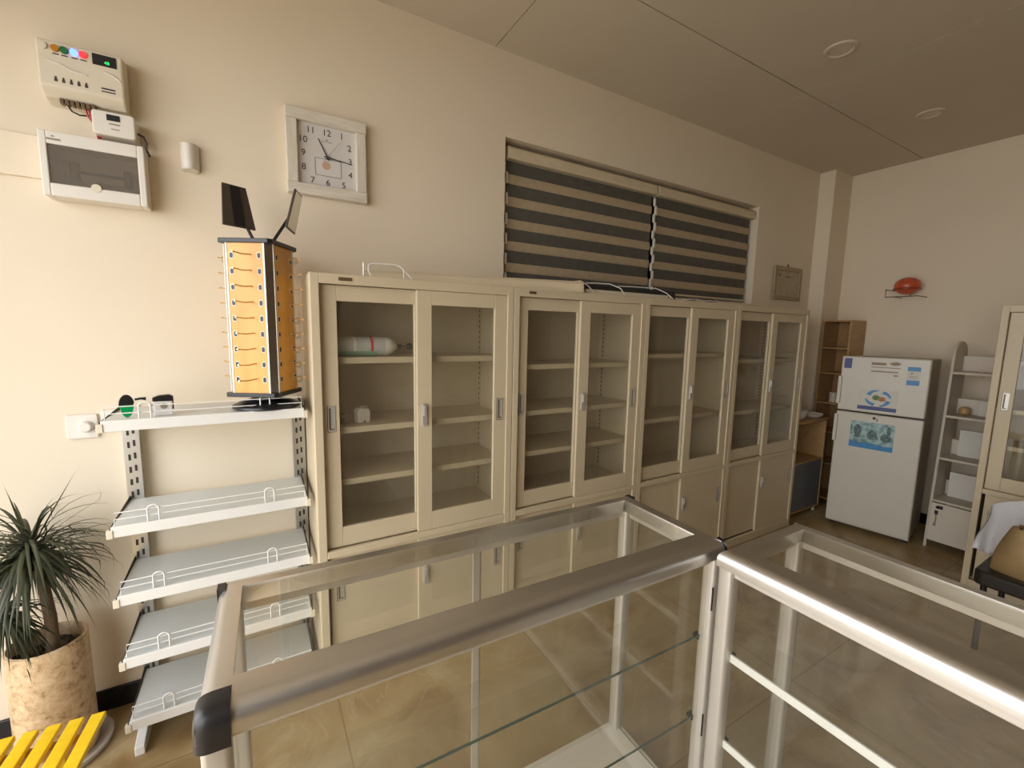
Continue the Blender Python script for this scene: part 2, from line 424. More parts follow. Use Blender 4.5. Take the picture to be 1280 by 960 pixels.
def lock(door,xc,zc,y0,h=.10):
    mb=MB(); mb.prism(rounded_rect(xc-.012,xc+.012,zc-h/2,zc+h/2,.011),'y',y0-.009,y0)
    mb.prism(rounded_rect(xc-.007,xc+.007,zc-.005,zc+h/2-.008,.006),'y',y0-.016,y0-.009)
    l=mb.build('lock',M['chrome'],door,bevel=.0015)
    return l
def cabinet(x,w,label,shelves,depth=.395,plate=False,narrow=False,y=0,rz=0,group='cream glass door cabinets'):
    t=thing('glass_door_cabinet',label,'cabinet',(x,y,0),rz,group)
    s,zt,zo,zb,zr=.034,1.79,1.75,.6627,.633; e=.0015
    mb=MB()
    mb.box(e,s,0,.02,0,zt); mb.box(w-s,w-e,0,.02,0,zt)                    # front stiles
    mb.box(s,w-s,0,.02,zo,zt); mb.box(s,w-s,0,.02,zr,zb); mb.box(s,w-s,0,.02,0,.06)
    mb.box(e,.012,.02,depth,0,zt); mb.box(w-.012,w-e,.02,depth,0,zt)       # sides
    mb.box(.012,w-.012,.02,depth,zt-.012,zt); mb.box(.012,w-.012,depth-.01,depth,.0,zt-.012)
    mb.box(.012,w-.012,.06,depth-.01,zr+.005,zb+.02); mb.box(.012,w-.012,.06,depth-.01,.045,.06)
    mb.build('cabinet_body',M['cab'],t,bevel=.0025)
    for z in shelves:
        sh=MB().box(.016,w-.016,.075,depth-.014,z-.004,z); sh.box(.016,w-.016,.07,.075,z-.026,z)
        sh.build('shelf',M['cab'],t,bevel=.001)
    for xx in (.30,.0): 
        pass
    for sx in (.0125,w-.0155):
        tr=MB(); tr.cur=0; tr.box(sx,sx+.003,.33,.355,zb+.03,zo-.02)
        tr.cur=1
        for q in range(36): 
            zz=zb+.05+q*.0285
            tr.box(sx-.0006 if sx>.1 else sx+.003,sx if sx>.1 else sx+.0036,.338,.347,zz,zz+.013)
        tr.build('shelf_track',[M['cabin'],M['dark']],t)
    # doors: the right-hand one runs in the front track
    mid=w/2
    d=sliding_door(t,'glass_door',s+.001,mid+.03,zb+.001,zo-.001,.0285,.0465,.058 if narrow else .10,mid-.035,.748,1.687)
    if not narrow: pull(d,.069,1.215,.0285)
    d=sliding_door(t,'glass_door',mid-.03,w-s-.001,zb+.001,zo-.001,.007,.025,mid+.037,w-.10,.748,1.687)
    lock(d,mid+.001,1.205,.007); pull(d,w-.068,1.205,.007)
    d=sliding_door(t,'lower_door',s+.012,mid+.03,.061,zr-.001,.0285,.0465)
    if not narrow: pull(d,.085,.475,.0285,.10)
    d=sliding_door(t,'lower_door',mid-.03,w-s-.001,.061,zr-.001,.007,.025)
    lock(d,mid+.006,.45,.007,.09); pull(d,w-.068,.45,.007,.10)
    if plate:
        MB().prism(rounded_rect(.105 if x<.5 else .085,.155 if x<.5 else .125,1.764,1.777,.003),'y',-.0025,0).build('maker_plate',M['plate'],t)
    return t
W=.9
cabinet(0,W,'leftmost cream cabinet, beside the white wall shelves, with a bottle lying on its top shelf',[1.46,1.165,.94],plate=True)
cabinet(W,W,'second cream cabinet from the left, three empty shelves, dark tray starting on its top',[1.41,1.165,.945],plate=True)
cabinet(2*W,W,'third cream cabinet from the left in the row, with two empty shelves',[1.455,1.04],narrow=True)
cabinet(3*W,.939,'last cream cabinet of the row, at its right end near the white fridge',[1.405,1.02],narrow=True)
# free standing cabinet at the right, facing left
rc=cabinet(3.69,W,'cream cabinet standing apart at the right edge of the picture, behind the handbag',[1.46,1.165,.94],y=-1.03,rz=-PI/2)
def stack(name,label,loc,w,d,h,n,m,cat='papers',rz=0,group=None):
    mb=MB()
    for i in range(n):
        j=random.uniform(-.01,.01); k=random.uniform(-.01,.01)
        mb.box(-w/2+j,w/2+j,-d/2+k,d/2+k,h*i/n,h*(i+1)/n-.0006)
    o=mb.build(name,m,loc=loc); o.rotation_euler.z=rz
    return tag(o,label,cat,group)
stack('paper_stack','low stack of white papers on the top shelf of the right-hand cabinet',(3.90,-1.36,1.4605),.24,.32,.07,7,M['paper'],rz=.1)
stack('paper_stack','thick stack of white papers on the middle shelf of the right-hand cabinet',(3.90,-1.36,1.1655),.26,.34,.11,9,M['paper'],rz=-.12)
stack('paper_stack','tilted white paper pad on the lowest open shelf of the right-hand cabinet',(3.89,-1.35,.9405),.25,.30,.05,5,M['paper'],rz=.25)

# things in the first cabinet
t=thing('spray_bottle','white and green bottle lying on the top shelf of the leftmost cabinet','bottle',(.075,.145,1.4605))
rb=.042
prof=[(.030,0),(rb,.006),(rb,.235)]
MB().lathe(prof,(0,0,rb),28,'x').build('bottle_body',M['bottle'],t,smooth=True)
MB().lathe([(rb+.0008,.10),(rb+.0008,.112)],(0,0,rb),28,'x',cap=False).build('band',M['white'],t,smooth=True)
MB().lathe([(rb+.0008,.172),(rb+.0008,.184)],(0,0,rb),28,'x',cap=False).build('band',M['redp'],t,smooth=True)
lb=MB()
for q in range(9):
    pass
def _lab(a,b_): 
    an=-PI*.86+PI*.72*a; return (.002+.20*b_, (rb+.0012)*math.cos(an), rb+(rb+.0012)*math.sin(an))
lb.grid(_lab,14,2); lb.build('green_label',M['liquid'],t,smooth=True)
MB().lathe([(rb,.235),(rb*.98,.25),(rb*.8,.272),(rb*.45,.288),(.012,.294)],(0,0,rb),28,'x').build('shoulder',M['white'],t,smooth=True)
MB().lathe([(.009,.292),(.009,.315),(.004,.318),(.004,.345)],(0,0,rb),12,'x').build('neck',M['plate'],t,smooth=True)
MB().lathe([(.012,.343),(.015,.348),(.015,.362),(.010,.366)],(0,0,rb),14,'x').build('cap',M['black'],t,smooth=True)
t=thing('white_clip','small white plastic clip standing on the middle shelf of the leftmost cabinet','clip',(.215,.15,1.1655),.3)
MB().prism([(-.03,0),(-.005,0),(-.003,.012),(.006,.012),(.008,0),(.026,0),(.028,.045),(.02,.062),(-.02,.068),(-.033,.055)],'y',-.02,.02).build('clip_shell',M['white'],t,bevel=.004)
MB().prism([(-.026,.0685),(.02,.0625),(.012,.075),(-.015,.078)],'y',-.017,.017).build('clip_back',M['inkgrey'],t,bevel=.002)
o=MB().lathe([(.028,0),(.033,.006),(.033,.028),(.02,.04)],n=20).build('small_jar_lid',M['inkgrey'],smooth=True,loc=(.125,.17,1.1655))
tag(o,'small greyish pot beside the white clip, half hidden by the cabinet door stile','pot')

# ------------------------------------------------------------------ on top of the cabinets
t=thing('cream_cover_panel','long cream rounded cover lying along the top of the two left cabinets','cover panel',(.26,.272,1.791),math.radians(-14.3))
pr=[(0,0),(.105,0),(.105,.04),(.09,.056),(.05,.062),(.018,.058),(.004,.045),(0,.02)]
MB().prism([(y,z) for y,z in pr],'x',0,1.08).build('cover_shell',M['cab'],t,bevel=.003)
MB().prism([(y+(-.002 if y<.1 else .002),z+(.002 if z>.01 else 0)) for y,z in pr],'x',1.08,1.10).build('end_cap',M['cabin'],t,bevel=.002)
t=thing('dark_tray','black tray lying behind a grey strip on top of the second and third cabinets','tray',(1.362,.10,1.791))
mb=MB(); mb.box(0,.80,0,.22,0,.006); mb.box(0,.80,0,.006,.006,.060); mb.box(0,.80,.214,.22,.006,.060); mb.box(0,.006,.006,.214,.006,.060); mb.box(.794,.80,.006,.214,.006,.060)
mb.build('tray_body',M['black'],t,bevel=.002)
t=thing('grey_metal_strip','long grey metal strip lying in front of the dark tray on the cabinets','metal strip',(1.39,.055,1.791))
MB().prism([(0,0),(.03,0),(.03,.012),(.004,.027),(0,.027)],'x',0,.68).build('strip_body',M['ivory'],t,bevel=.001)
MB().lathe([(.005,-.001),(.005,.001)],(.655,-.001,.016),12,'y').build('strip_hole',M['black'],t)
def arc(p0,p1,h,n=10,lean=(0,0)):
    out=[]
    for i in range(n+1):
        a=i/n; z=h*(1-abs(2*a-1)**4)
        out.append((p0[0]+(p1[0]-p0[0])*a+lean[0]*z/h,p0[1]+(p1[1]-p0[1])*a+lean[1]*z/h,p0[2]+(p1[2]-p0[2])*a+z))
    return out
t=thing('wire_fence','white wire shelf fence with two loops lying on top of the leftmost cabinet','wire fence',(.2,.028,1.795))
mb=MB(); mb.tube([(.007,0,-.002),(.007,.0,.05)],.0045)
mb.build('end_post',M['white'],t,smooth=True)
MB().tube([(.035,0,0),(.026,.002,.02),(.028,.004,.042),(.045,.004,.05),(.09,.006,.052),(.14,.004,.054),(.16,.002,.045),(.185,0,.02),(.206,0,0)],.0035).build('wire_loop',M['white'],t,smooth=True)
MB().tube([(.172,.0,.034),(.17,-.002,.018),(.171,-.004,0)],.003).build('wire_stub',M['white'],t,smooth=True)
t=thing('wire_fence','white bent wires lying across the dark tray on the second and third cabinets','wire fence',(1.36,.03,1.795))
MB().tube([(.006,.12,.066),(.018,.068,.068),(.034,.02,.040),(.065,0,0)],.003).build('wire_loop',M['white'],t,smooth=True)
MB().tube([(.10,.12,.066),(.15,.09,.067),(.24,.07,.066),(.275,.02,.040),(.295,0,0)],.003).build('wire_loop',M['white'],t,smooth=True)
MB().tube([(.36,.13,.066),(.45,.10,.067),(.62,.07,.066),(.66,.02,.036),(.70,0,0)],.003).build('wire_loop',M['white'],t,smooth=True)
for i,(x,l) in enumerate(((2.25,'crumpled white paper scrap on the third cabinet, nearer the dark tray'),(2.46,'crumpled white paper scrap on the third cabinet, further from the dark tray'))):
    def fn(a,b_): 
        rr=random.uniform(-.006,.006); return (x+(a-.5)*.10, .05+(b_-.5)*.05+rr, 1.796+.012*abs(math.sin(a*7+i))*abs(math.cos(b_*3))+.002)
    o=MB().grid(fn,9,5).build('paper_scrap',M['paper'],solid=.0012)
    tag(o,l,'paper scrap','paper scraps on the cabinets')

# ------------------------------------------------------------------ display counters
def counter(label,loc,rz,L=1.24,D=.40,H=1.0,cap=False):
    t=thing('display_counter',label,'display counter',loc,rz)
    # local: x along the length, front at y=-D/2
    x0,x1,y0,y1=-L/2,L/2,-D/2,D/2
    rf,rr,rs,hh=.072,.036,.046,.045
    cw=.03
    def railprof(wd,rad):   # section: 0 outer .. wd inner, z from H-hh to H, rounded outer edge
        p=[(0,H-hh)]
        for k in range(7): a=PI-PI/2*k/6; p.append((rad+rad*math.cos(a),H-rad+rad*math.sin(a)))
        p+= [(wd,H),(wd,H-.008),(wd-.006,H-hh)]
        return p
    fp=railprof(rf,.028); 
    # mitred rails: build with per-vertex end offsets
    def rail(prof,side):
        mb=MB(); n=len(prof); o=0
        for end in (0,1):
            for (d,z) in prof:
                if side=='front': mb.v.append((x0+d*rs/rf if end==0 else x1-d*rs/rf, y0+d, z))
                elif side=='rear': mb.v.append((x0+d*rs/rr if end==0 else x1-d*rs/rr, y1-d, z))
                elif side=='left': mb.v.append((x0+d, y0+d*rf/rs if end==0 else y1-d*rr/rs, z))
                else: mb.v.append((x1-d, y0+d*rf/rs if end==0 else y1-d*rr/rs, z))
        mb.face(range(n)); mb.face(reversed(range(n,2*n)))
        for i in range(n): j=(i+1)%n; mb.face((i,n+i,n+j,j))
        return mb
    rail(fp,'front').build('top_rail',M['alu'],t,smooth=True)
    rail(railprof(rr,.012),'rear').build('top_rail',M['alu'],t,smooth=True)
    rail(railprof(rs,.022),'left').build('top_rail',M['alu'],t,smooth=True)
    rail(railprof(rs,.014),'right').build('top_rail',M['alu'],t,smooth=True)
    # pale inner lip under the rails
    zl=H-hh
    for q in ((x0+.03,x1-.03,y0+.018,y0+.032),(x0+.03,x1-.03,y1-.026,y1-.012),(x0+.012,x0+.026,y0+.034,y1-.03),(x1-.026,x1-.012,y0+.034,y1-.03)):
        MB().box(*q,zl-.021,zl).build('glazing_lip',M['alu2'],t,bevel=.002)
    # corner caps of black plastic
    def capm(sx,w_,front=True,rad=.028,wd=rf):
        mb=MB(); p=railprof(wd if front else rr,rad)
        q=[(d-.0025 if d<.02 else d,z+.0025 if z>H-.02 else z) for d,z in p if d<.05]
        if front:
            poly=[(y0+d,z) for d,z in q]
        else: poly=[(y1-d,z) for d,z in q]
        a=x0-.0025 if sx<0 else x1+.0025
        mb.prism(poly,'x',a,a-sx*w_)
        return mb
    if cap:
        # the near corner: a rounded quarter dome
        mb=MB(); rad=.052
        def dome(a,b_):
            th=PI/2*a; ph=PI/2*b_
            ct=math.cos(th); 
            ex=.36
            return (x0-.006+rad-rad*(math.cos(ph)**ex)*(ct**ex), y0-.006+rad-rad*(math.cos(ph)**ex)*(math.sin(th)**ex), H+.004-.055+.055*(math.sin(ph)**.45))
        mb.grid(dome,10,10)
        # skirt down
        n=10; o=len(mb.v)
        def skirt(a,b_):
            th=PI/2*a; ex=.36
            return (x0-.006+rad-rad*(math.cos(th)**ex), y0-.006+rad-rad*(math.sin(th)**ex), H-.051-.009*b_)
        mb.grid(skirt,10,1)
        mb.build('corner_cap',M['black'],t,smooth=True)
        capm(1,.010).build('corner_cap',M['black'],t,smooth=True)
        capm(-1,.016,False,.012).build('corner_cap',M['black'],t); capm(1,.012,False,.012).build('corner_cap',M['black'],t)
    # posts
    pw=.044
    for px,py in ((x0,y0),(x1-pw,y0),(x0,y1-pw),(x1-pw,y1-pw)):
        mb=MB(); r_=.010
        mb.prism(rounded_rect(px+.003,px+pw,py+.003 if py==y0 else py,py+pw-(0 if py==y0 else .003),r_,4),'z',.06,H-hh+.002)
        mb.build('post',M['alu2'],t,smooth=True)
    if cap:
        for z0 in (.80,.40):
            B(x1-pw-.0005,x1-pw+.004,y0+.001,y0+.0035,z0,z0+.07).build('lock_slot',M['dark'],t)
    # base
    mb=MB(); mb.box(x0+.004,x1-.004,y0+.004,y1-.004,.06,.10)
    mb.build('base_panel',M['white'],t,bevel=.003)
    B(x0+.03,x1-.03,y0+.03,y1-.03,0,.06).build('plinth',M['dark'],t)
    # glass
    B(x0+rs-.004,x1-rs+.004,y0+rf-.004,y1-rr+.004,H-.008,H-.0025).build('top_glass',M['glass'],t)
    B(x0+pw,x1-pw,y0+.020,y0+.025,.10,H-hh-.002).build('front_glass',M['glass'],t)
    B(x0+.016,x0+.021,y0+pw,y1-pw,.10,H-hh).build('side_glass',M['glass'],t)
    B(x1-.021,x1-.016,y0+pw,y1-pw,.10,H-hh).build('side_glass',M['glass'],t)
    # rear sliding glass doors with an aluminium meeting stile
    for k,(a,b_,yy) in enumerate(((x0+pw,.03,y1-.016),(-.0,x1-pw,y1-.024))):
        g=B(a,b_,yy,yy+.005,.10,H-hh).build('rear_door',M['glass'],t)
        sx=b_-.022 if k==0 else a
        B(sx,sx+.022,yy-.001,yy+.006,.10,H-hh-.005).build('stile',M['alu2'],g,bevel=.001)
    # shelves
    for z,ya in ((.705,y1-.22),(.44,y1-.035)):
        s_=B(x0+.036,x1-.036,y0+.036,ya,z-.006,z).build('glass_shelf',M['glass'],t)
        if cap:
            B(x0+.036,x1-.036,y0+.034,y0+.036,z-.006,z).build('shelf_edge',M['edge'],s_)
        else:
            MB().box(x0+.03,x1-.03,y0+.030,y0+.036,z-.022,z+.001).build('shelf_edge',M['shelfw'],s_,bevel=.001)
        for sx in (x0+.026,x1-.044):
            MB().box(sx,sx+.018,y0+.036,y0+.056,z-.018,z-.006).build('shelf_bracket',M['dark'],s_)
    return t
counter('aluminium and glass display counter along the cabinets, black plastic corner at its near left',(.333,-.918,0),math.radians(-1.6),cap=True)
counter('aluminium and glass display counter at the lower right, standing end-on to the cabinets',(1.075,-1.152-.62,0),-PI/2,D=.39)

# ------------------------------------------------------------------ white wall shelves
t=thing('gondola_shelving','white five-tier metal shelving against the wall left of the cabinets','shelving unit',(-.64,.06,0))
def upright(x):
    mb=MB(); mb.cur=0; mb.box(x,x+.05,.29,.328,0,1.25); mb.cur=1
    k=0; z=.10
    while z<1.22:
        mb.box(x+.012,x+.020,.2888,.29,z,z+.024); mb.box(x+.029,x+.037,.2888,.29,z+.006,z+.03); z+=.05
    return mb
for x in (-.004,.586):
    upright(x).build('upright',[M['steel'],M['dark']],t)
    MB().prism([(.02,0),(.328,0),(.328,.10),(.29,.10),(.06,.045),(.02,.035)],'x',x+.01,x+.04).build('base_foot',M['shelfw'],t,bevel=.003)
def tier(z,fence=True):
    mb=MB(); mb.box(0.004,.612,.006,.288,z-.012,z)
    s=mb.build('shelf',M['shelfg'],t,bevel=.0015)
    MB().box(.004,.612,-.002,.006,z-.036,z+.002).build('price_lip',M['shelfw'],s,bevel=.002)
    MB().prism([(0,z-.035),(.29,z-.055),(.29,z+.012),(0,z-.002)],'x',.0005,.004).build('side_bracket',M['dark'],s)
    MB().prism([(0,z-.035),(.29,z-.055),(.29,z+.012),(0,z-.002)],'x',.612,.6155).build('side_bracket',M['dark'],s)
    for x in (-.008,.606): MB().box(x,x+.018,-.005,.012,z-.038,z-.008).build('end_clip',M['ivory'],s,bevel=.002)
    if fence:
        mb=MB(); r_=.0019; y=.016
        mb.tube([(.012,y,z),(.012,y,z+.045),(.604,y,z+.045),(.604,y,z)],r_,6)
        mb.tube([(.012,y,z+.022),(.604,y,z+.022)],r_,6)
        for cx in (.118,.478):
            pts=[(cx-.016,y-.004,z-.006)]+[(cx-.016*math.cos(PI*k/8),y-.004,z+.044+.014*math.sin(PI*k/8)) for k in range(9)]+[(cx+.016,y-.004,z-.006)]
            mb.tube(pts,.0027,6)
        mb.build('wire_fence',M['shelfw'],s,smooth=True)
ZS=[1.26,.893,.642,.404,.16]
for z in ZS: tier(z)

# rotating spectacle display tower
t=thing('spectacle_display_stand','orange four-sided spectacle display tower with pegs on the top white shelf','display stand',(-.155,.165,1.2605),math.radians(-31))
MB().lathe([(.115,0),(.12,.004),(.118,.012),(.09,.026),(.055,.034),(.05,.052)],n=36).build('turntable_base',M['black'],t,smooth=True)
def octo(h,c): return [(-h+c,-h),(h-c,-h),(h,-h+c),(h,h-c),(h-c,h),(-h+c,h),(-h,h-c),(-h,-h+c)]
MB().prism(octo(.101,.012),'z',.052,.068).build('bottom_plate',M['black'],t,bevel=.002)
MB().prism(octo(.101,.012),'z',.624,.640).build('top_plate',M['black'],t,bevel=.002)
hh_=.092; c_=.022; za,zb_=.068,.624
for k in range(4):
    R=Matrix.Rotation(k*PI/2,4,'Z')
    pn=MB().box(-hh_+c_+.004,hh_-c_-.004,-hh_,-hh_+.006,za,zb_).xf(R).build('panel',M['orange'],t)
    MB().box(-hh_+c_-.002,-hh_+c_+.004,-hh_-.0015,-hh_+.006,za,zb_).xf(R).build('edge_trim',M['shelfw'],t)
    MB().box(hh_-c_-.004,hh_-c_+.002,-hh_-.0015,-hh_+.006,za,zb_).xf(R).build('edge_trim',M['shelfw'],t)
    mb=MB(); mb.prism([(hh_-c_+.002,-hh_),(hh_,-hh_+c_-.002),(hh_-.004,-hh_+c_),(hh_-c_,-hh_+.004)],'z',za,zb_)
    mb.xf(R).build('mirror_strip',M['mirror'],t)
    sl=MB(); pg=MB(); np_=MB()
    for q in range(9):
        z=zb_-.045-q*.0575
        for sx in (-.051,.051):
            sl.cur=0; sl.prism(rounded_rect(sx-.0075,sx+.0075,z-.0115,z+.0115,.005,3),'y',-hh_-.0012,-hh_)
            sl.cur=1; sl.prism(rounded_rect(sx-.0055,sx+.0055,z-.0095,z+.0095,.0045,3),'y',-hh_-.002,-hh_-.0012)
        p=MB().tube([(.020,-hh_,z+.004),(.008,-hh_-.032,z),(-.002,-hh_-.068,z+.003)],.0026,6).tube([(-.002,-hh_-.065,z+.003),(-.0025,-hh_-.072,z+.0036)],.0038,6)
        p.xf(R).build('peg',M['brass'] if k else M['brass'],pn,smooth=True)
        if (k==1 and (q==0 or q>3)) or (k==3 and q==0):
            n_=MB().lathe([(.004,0),(.013,.004),(.014,.012),(.010,.017)],(-.002,-hh_-.056,z-.004),12,'y').xf(R)
            n_.build('nose_piece',M['clear'],pn,smooth=True)
    sl.xf(R).build('slot_row',[M['shelfw'],M['black']],pn)
# two tilted mirrors on arms
def mirror(quadw,loc3,rotm,faceback,arm):
    root=None
R_=Matrix.Rotation(math.radians(31),4,'Z')   # back to room axes
def mirr(c, wdir, hdir, wb, wt, ht, arm, joint):
    """trapezoid mirror on an arm; c, arm and joint in room axes from the stand's foot"""
    wd=Vector(wdir).normalized(); hd=Vector(hdir); hd=(hd-wd*hd.dot(wd)).normalized(); nn=wd.cross(hd).normalized()   # nn: glass side
    mx=R_ @ Matrix.Translation(Vector(c)) @ Matrix(((wd.x,-nn.x,hd.x,0),(wd.y,-nn.y,hd.y,0),(wd.z,-nn.z,hd.z,0),(0,0,0,1)))
    def trap(k): return [(-wb/2+k,-ht/2+k),(wb/2-k,-ht/2+k),(wt/2-k,ht/2-k),(-wt/2+k,ht/2-k)]
    fr_=MB().prism(trap(0),'y',0,.007).xf(mx).build('mirror_frame',M['mirrorback'],t,bevel=.001)
    MB().prism(trap(.006),'y',-.0008,.0).xf(mx).build('mirror_glass',M['mirror'],fr_)
    MB().prism([(-wb*.16,-ht/2+.004),(wb*.16,-ht/2+.004),(wt*.20,ht/2-.004),(-wt*.20,ht/2-.004)],'y',.007,.010).xf(mx).build('back_strip',M['black'],fr_)
    p0=R_@Vector(arm); p1=R_@Vector(joint)
    MB().tube([p0,p0.lerp(p1,.5),p1],.006,8).build('mirror_arm',M['black'],t,smooth=True)
mirr((-.068,-.02,.760),(-.90,-.44,0),(.02,.20,1),.115,.082,.155,(-.015,-.02,.64),(-.055,-.01,.735))
mirr((.131,.0,.775),(.34,.94,-.05),(.24,.0,1),.110,.085,.155,(.045,-.055,.64),(.118,-.01,.765))

# small things on the top white shelf
t=thing('eye_occluder','oval black and green paddle leaning on the top white shelf','paddle',(-.575,.105,1.262),.2)
def oval(a0,a1,rx,rz,cz,n=14): return [(rx*math.cos(a0+(a1-a0)*k/n)*(1 if math.sin(a0+(a1-a0)*k/n)>0 else .86),cz+rz*math.sin(a0+(a1-a0)*k/n)) for k in range(n+1)]
MB().prism(oval(PI,2*PI,.021,.043,.043),'y',-.006,.004).build('green_half',M['green'],t,bevel=.002)
MB().prism(oval(0,PI,.021,.036,.0432),'y',-.006,.004).build('black_half',M['black'],t,bevel=.002)
MB().tube([(.022,0,.06),(.038,.003,.062),(.052,.004,.060)],[.004,.004,.006],8).build('stub_handle',M['black'],t,smooth=True)
t=thing('card_holder','small white holder with a black top on the top white shelf','holder',(-.478,.12,1.2605),.12)
MB().prism([(-.026,0),(.026,0),(.024,.05),(-.026,.052)],'y',-.012,.012).build('holder_body',M['shelfw'],t,bevel=.002)
MB().prism([(-.029,.052),(.030,.050),(.030,.066),(.018,.073),(-.012,.071),(-.029,.064)],'y',-.014,.014).build('black_top',M['black'],t,bevel=.002)
MB().lathe([(.010,-.0135),(.010,-.012)],(.002,0,.034),16,'y').build('round_mark',M['inkgrey'],t)
B(.026,.030,-.012,.0,.022,.05).build('side_tab',M['black'],t)

# ------------------------------------------------------------------ wall things, left
t=thing('solar_charge_controller','cream wall controller with coloured lamps above the breaker box','controller',(-.652,.4,2.437))
MB().prism([(-.004,.095),(-.09,.075),(-.092,-.068),(-.06,-.095),(-.004,-.105)],'x',-.113,.106).build('housing',M['ivory'],t,bevel=.006)
fpn=lambda z:-.09-(.075-z)*.002/.143
for x,k in ((-.094,'ivory'),(-.065,'led_o'),(-.043,'led_g'),(-.018,'led_b'),(.004,'led_r')):
    MB().lathe([(.0105,-.0965),(.0095,-.093),(.011,-.0905),(.011,-.088)],(x,0,.052),18,'y').build('lamp_button',M[k],t,smooth=True)
mb=MB()
for x in (-.065,-.043,-.018,.004): mb.box(x-.008,x+.008,-.0915,-.0905,.0335,.037)
for k in range(5): x=-.070+k*.019; mb.box(x-.004,x+.004,-.0925,-.0915,-.052,-.043); mb.box(x-.0025,x+.0025,-.0925,-.0915,-.043,-.036)
mb.box(.045,.082,-.0925,-.0915,-.044,-.039); mb.box(.045,.082,-.0925,-.0915,-.053,-.049)
mb.split('printed_mark',M['ink'],t)
d=MB().box(.027,.090,-.0925,-.0905,.032,.067).build('display',M['black'],t)
join_meshes('digits',[text_part('digits','48',.014,M['digit'],None,(.065,-.0930,.043))],M['digit'],d)
MB().tube([(-.09,-.093,.012),(-.06,-.0935,.006),(-.03,-.0935,-.008),(.01,-.0935,-.012)],.002,6).tube([(.055,-.093,.012),(.08,-.0935,.006),(.098,-.0935,-.008)],.002,6).build('moulded_wave',M['white'],t,smooth=True)
mb=MB()
for k in range(7): mb.box(-.072+k*.0135,-.061+k*.0135,-.07,-.045,-.112,-.094)
mb.build('terminal_block',M['plate'],t,bevel=.002)
for k,(x,e,mm) in enumerate(((-.010,.018,'redwire'),(-.002,.022,'redwire'),(.010,.016,'redwire'))):
    MB().tube([(x,-.058,-.108),(x+.006,-.062,-.135),(.013+k*.003,-.058,-.16),(e,-.055,-.195),(e+.002,-.04,-.2085)],.0032,7).build('wire',M[mm],t,smooth=True)
MB().tube([(-.055,-.058,-.11),(-.045,-.06,-.128),(-.025,-.06,-.136),(-.005,-.058,-.132),(.004,-.056,-.125)],.0028,7).build('wire',M['black'],t,smooth=True)
t=thing('wall_timer','small white timer box with a dark display on top of the breaker box','timer',(-.583,.4,2.283))
MB().prism(rounded_rect(-.058,.058,-.040,.040,.010),'y',-.09,-.003).build('timer_case',M['white'],t,bevel=.004)
MB().box(-.018,.018,-.0915,-.0895,.010,.030).build('display',M['black'],t)
mb=MB().box(-.012,.017,-.0915,-.0895,-.003,.001); mb.box(-.008,.014,-.0915,-.0895,-.019,-.016); mb.split('printed_mark',M['inkgrey'],t)
MB().tube([(.058,-.05,-.005),(.075,-.05,-.012),(.082,-.045,-.03),(.078,-.04,-.05),(.088,-.04,-.075)],.004,7).build('wire',M['bronze'],t,smooth=True)
t=thing('breaker_box','white breaker box with a smoked window on the wall','breaker box',(-.646,.4,2.118))
x0,x1,z0,z1=-.138,.140,-.104,.108; wx0,wx1,wz0,wz1=-.118,.120,-.062,.066
mb=MB(); D_=.085
mb.box(x0,wx0,-D_,-.003,z0,z1); mb.box(wx1,x1,-D_,-.003,z0,z1); mb.box(wx0,wx1,-D_,-.003,z0,wz0); mb.box(wx0,wx1,-D_,-.003,wz1,z1); mb.box(wx0,wx1,-.02,-.003,wz0,wz1)
mb.build('box_case',M['white'],t,bevel=.003)
B(wx0+.001,wx1-.001,-D_+.004,-D_+.008,wz0+.001,wz1-.001).build('window_cover',M['smoke'],t)
for k in range(2): MB().box(-.088+k*.02,-.070+k*.02,-.062,-.021,-.034,.026).build('breaker',M['plate'],t,bevel=.002)
mb=MB().box(-.046,.085,-.058,-.021,-.012,-.004); mb.build('breaker_rail',M['dark'],t)
MB().box(.075,.093,-.062,-.021,-.034,.018).build('breaker',M['dark'],t,bevel=.002)
MB().box(-.046,.07,-.05,-.021,-.034,.024).build('blank_cover',M['ivory'],t)
MB().lathe([(.014,-D_-.002),(.014,-D_+.001)],(0,0,wz0),16,'y').build('thumb_notch',M['ivory'],t)
mb=MB().box(-.117,-.082,-D_-.0012,-D_+.001,.078,.084); mb.prism([(-.106,.090),(-.101,.088),(-.096,.090),(-.101,.094)],'y',-D_-.0012,-D_+.001); mb.split('printed_mark',M['inkgrey'],t)
o=MB().box(XL+.001,-.795,.385,.401,2.08,2.222).build('cable_trunking',M['wall'],bevel=.003); tag(o,'flat cream cable trunking running left along the wall from the breaker box','trunking')
t=thing('motion_sensor','small white half-round sensor on the wall left of the clock','sensor',(-.375,.4,2.236))
prof_=[(-.030,0),(.030,0)]+[(.030*math.cos(PI*k/10),-.04*math.sin(PI*k/10)) for k in range(11)]
pts=[(.031*math.cos(PI*k/12),-.003-.045*math.sin(PI*k/12)) for k in range(13)]
MB().prism(pts,'z',-.05,.05).build('sensor_body',M['white'],t,bevel=.004,smooth=True)
B(-.024,.024,-.006,.001,-.056,.054).build('back_plate',M['ivory'],t,bevel=.002)
t=thing('light_switch_plate','white wall plate with a round knob, beside the end of the top white shelf','wall plate',(-.765,.4,1.19))
MB().prism(rounded_rect(-.045,.045,-.046,.046,.006),'y',-.011,-.0005).build('plate',M['white'],t,bevel=.003)
MB().lathe([(.016,-.034),(.019,-.031),(.021,-.016),(.023,-.011)],(.012,0,.0),24,'y').build('knob',M['white'],t,smooth=True)
t=thing('light_switch_plate','plain white wall plate partly behind the top white shelf','wall plate',(-.668,.4,1.205))
MB().prism(rounded_rect(-.043,.043,-.043,.043,.006),'y',-.011,-.0005).build('plate',M['white'],t,bevel=.003)
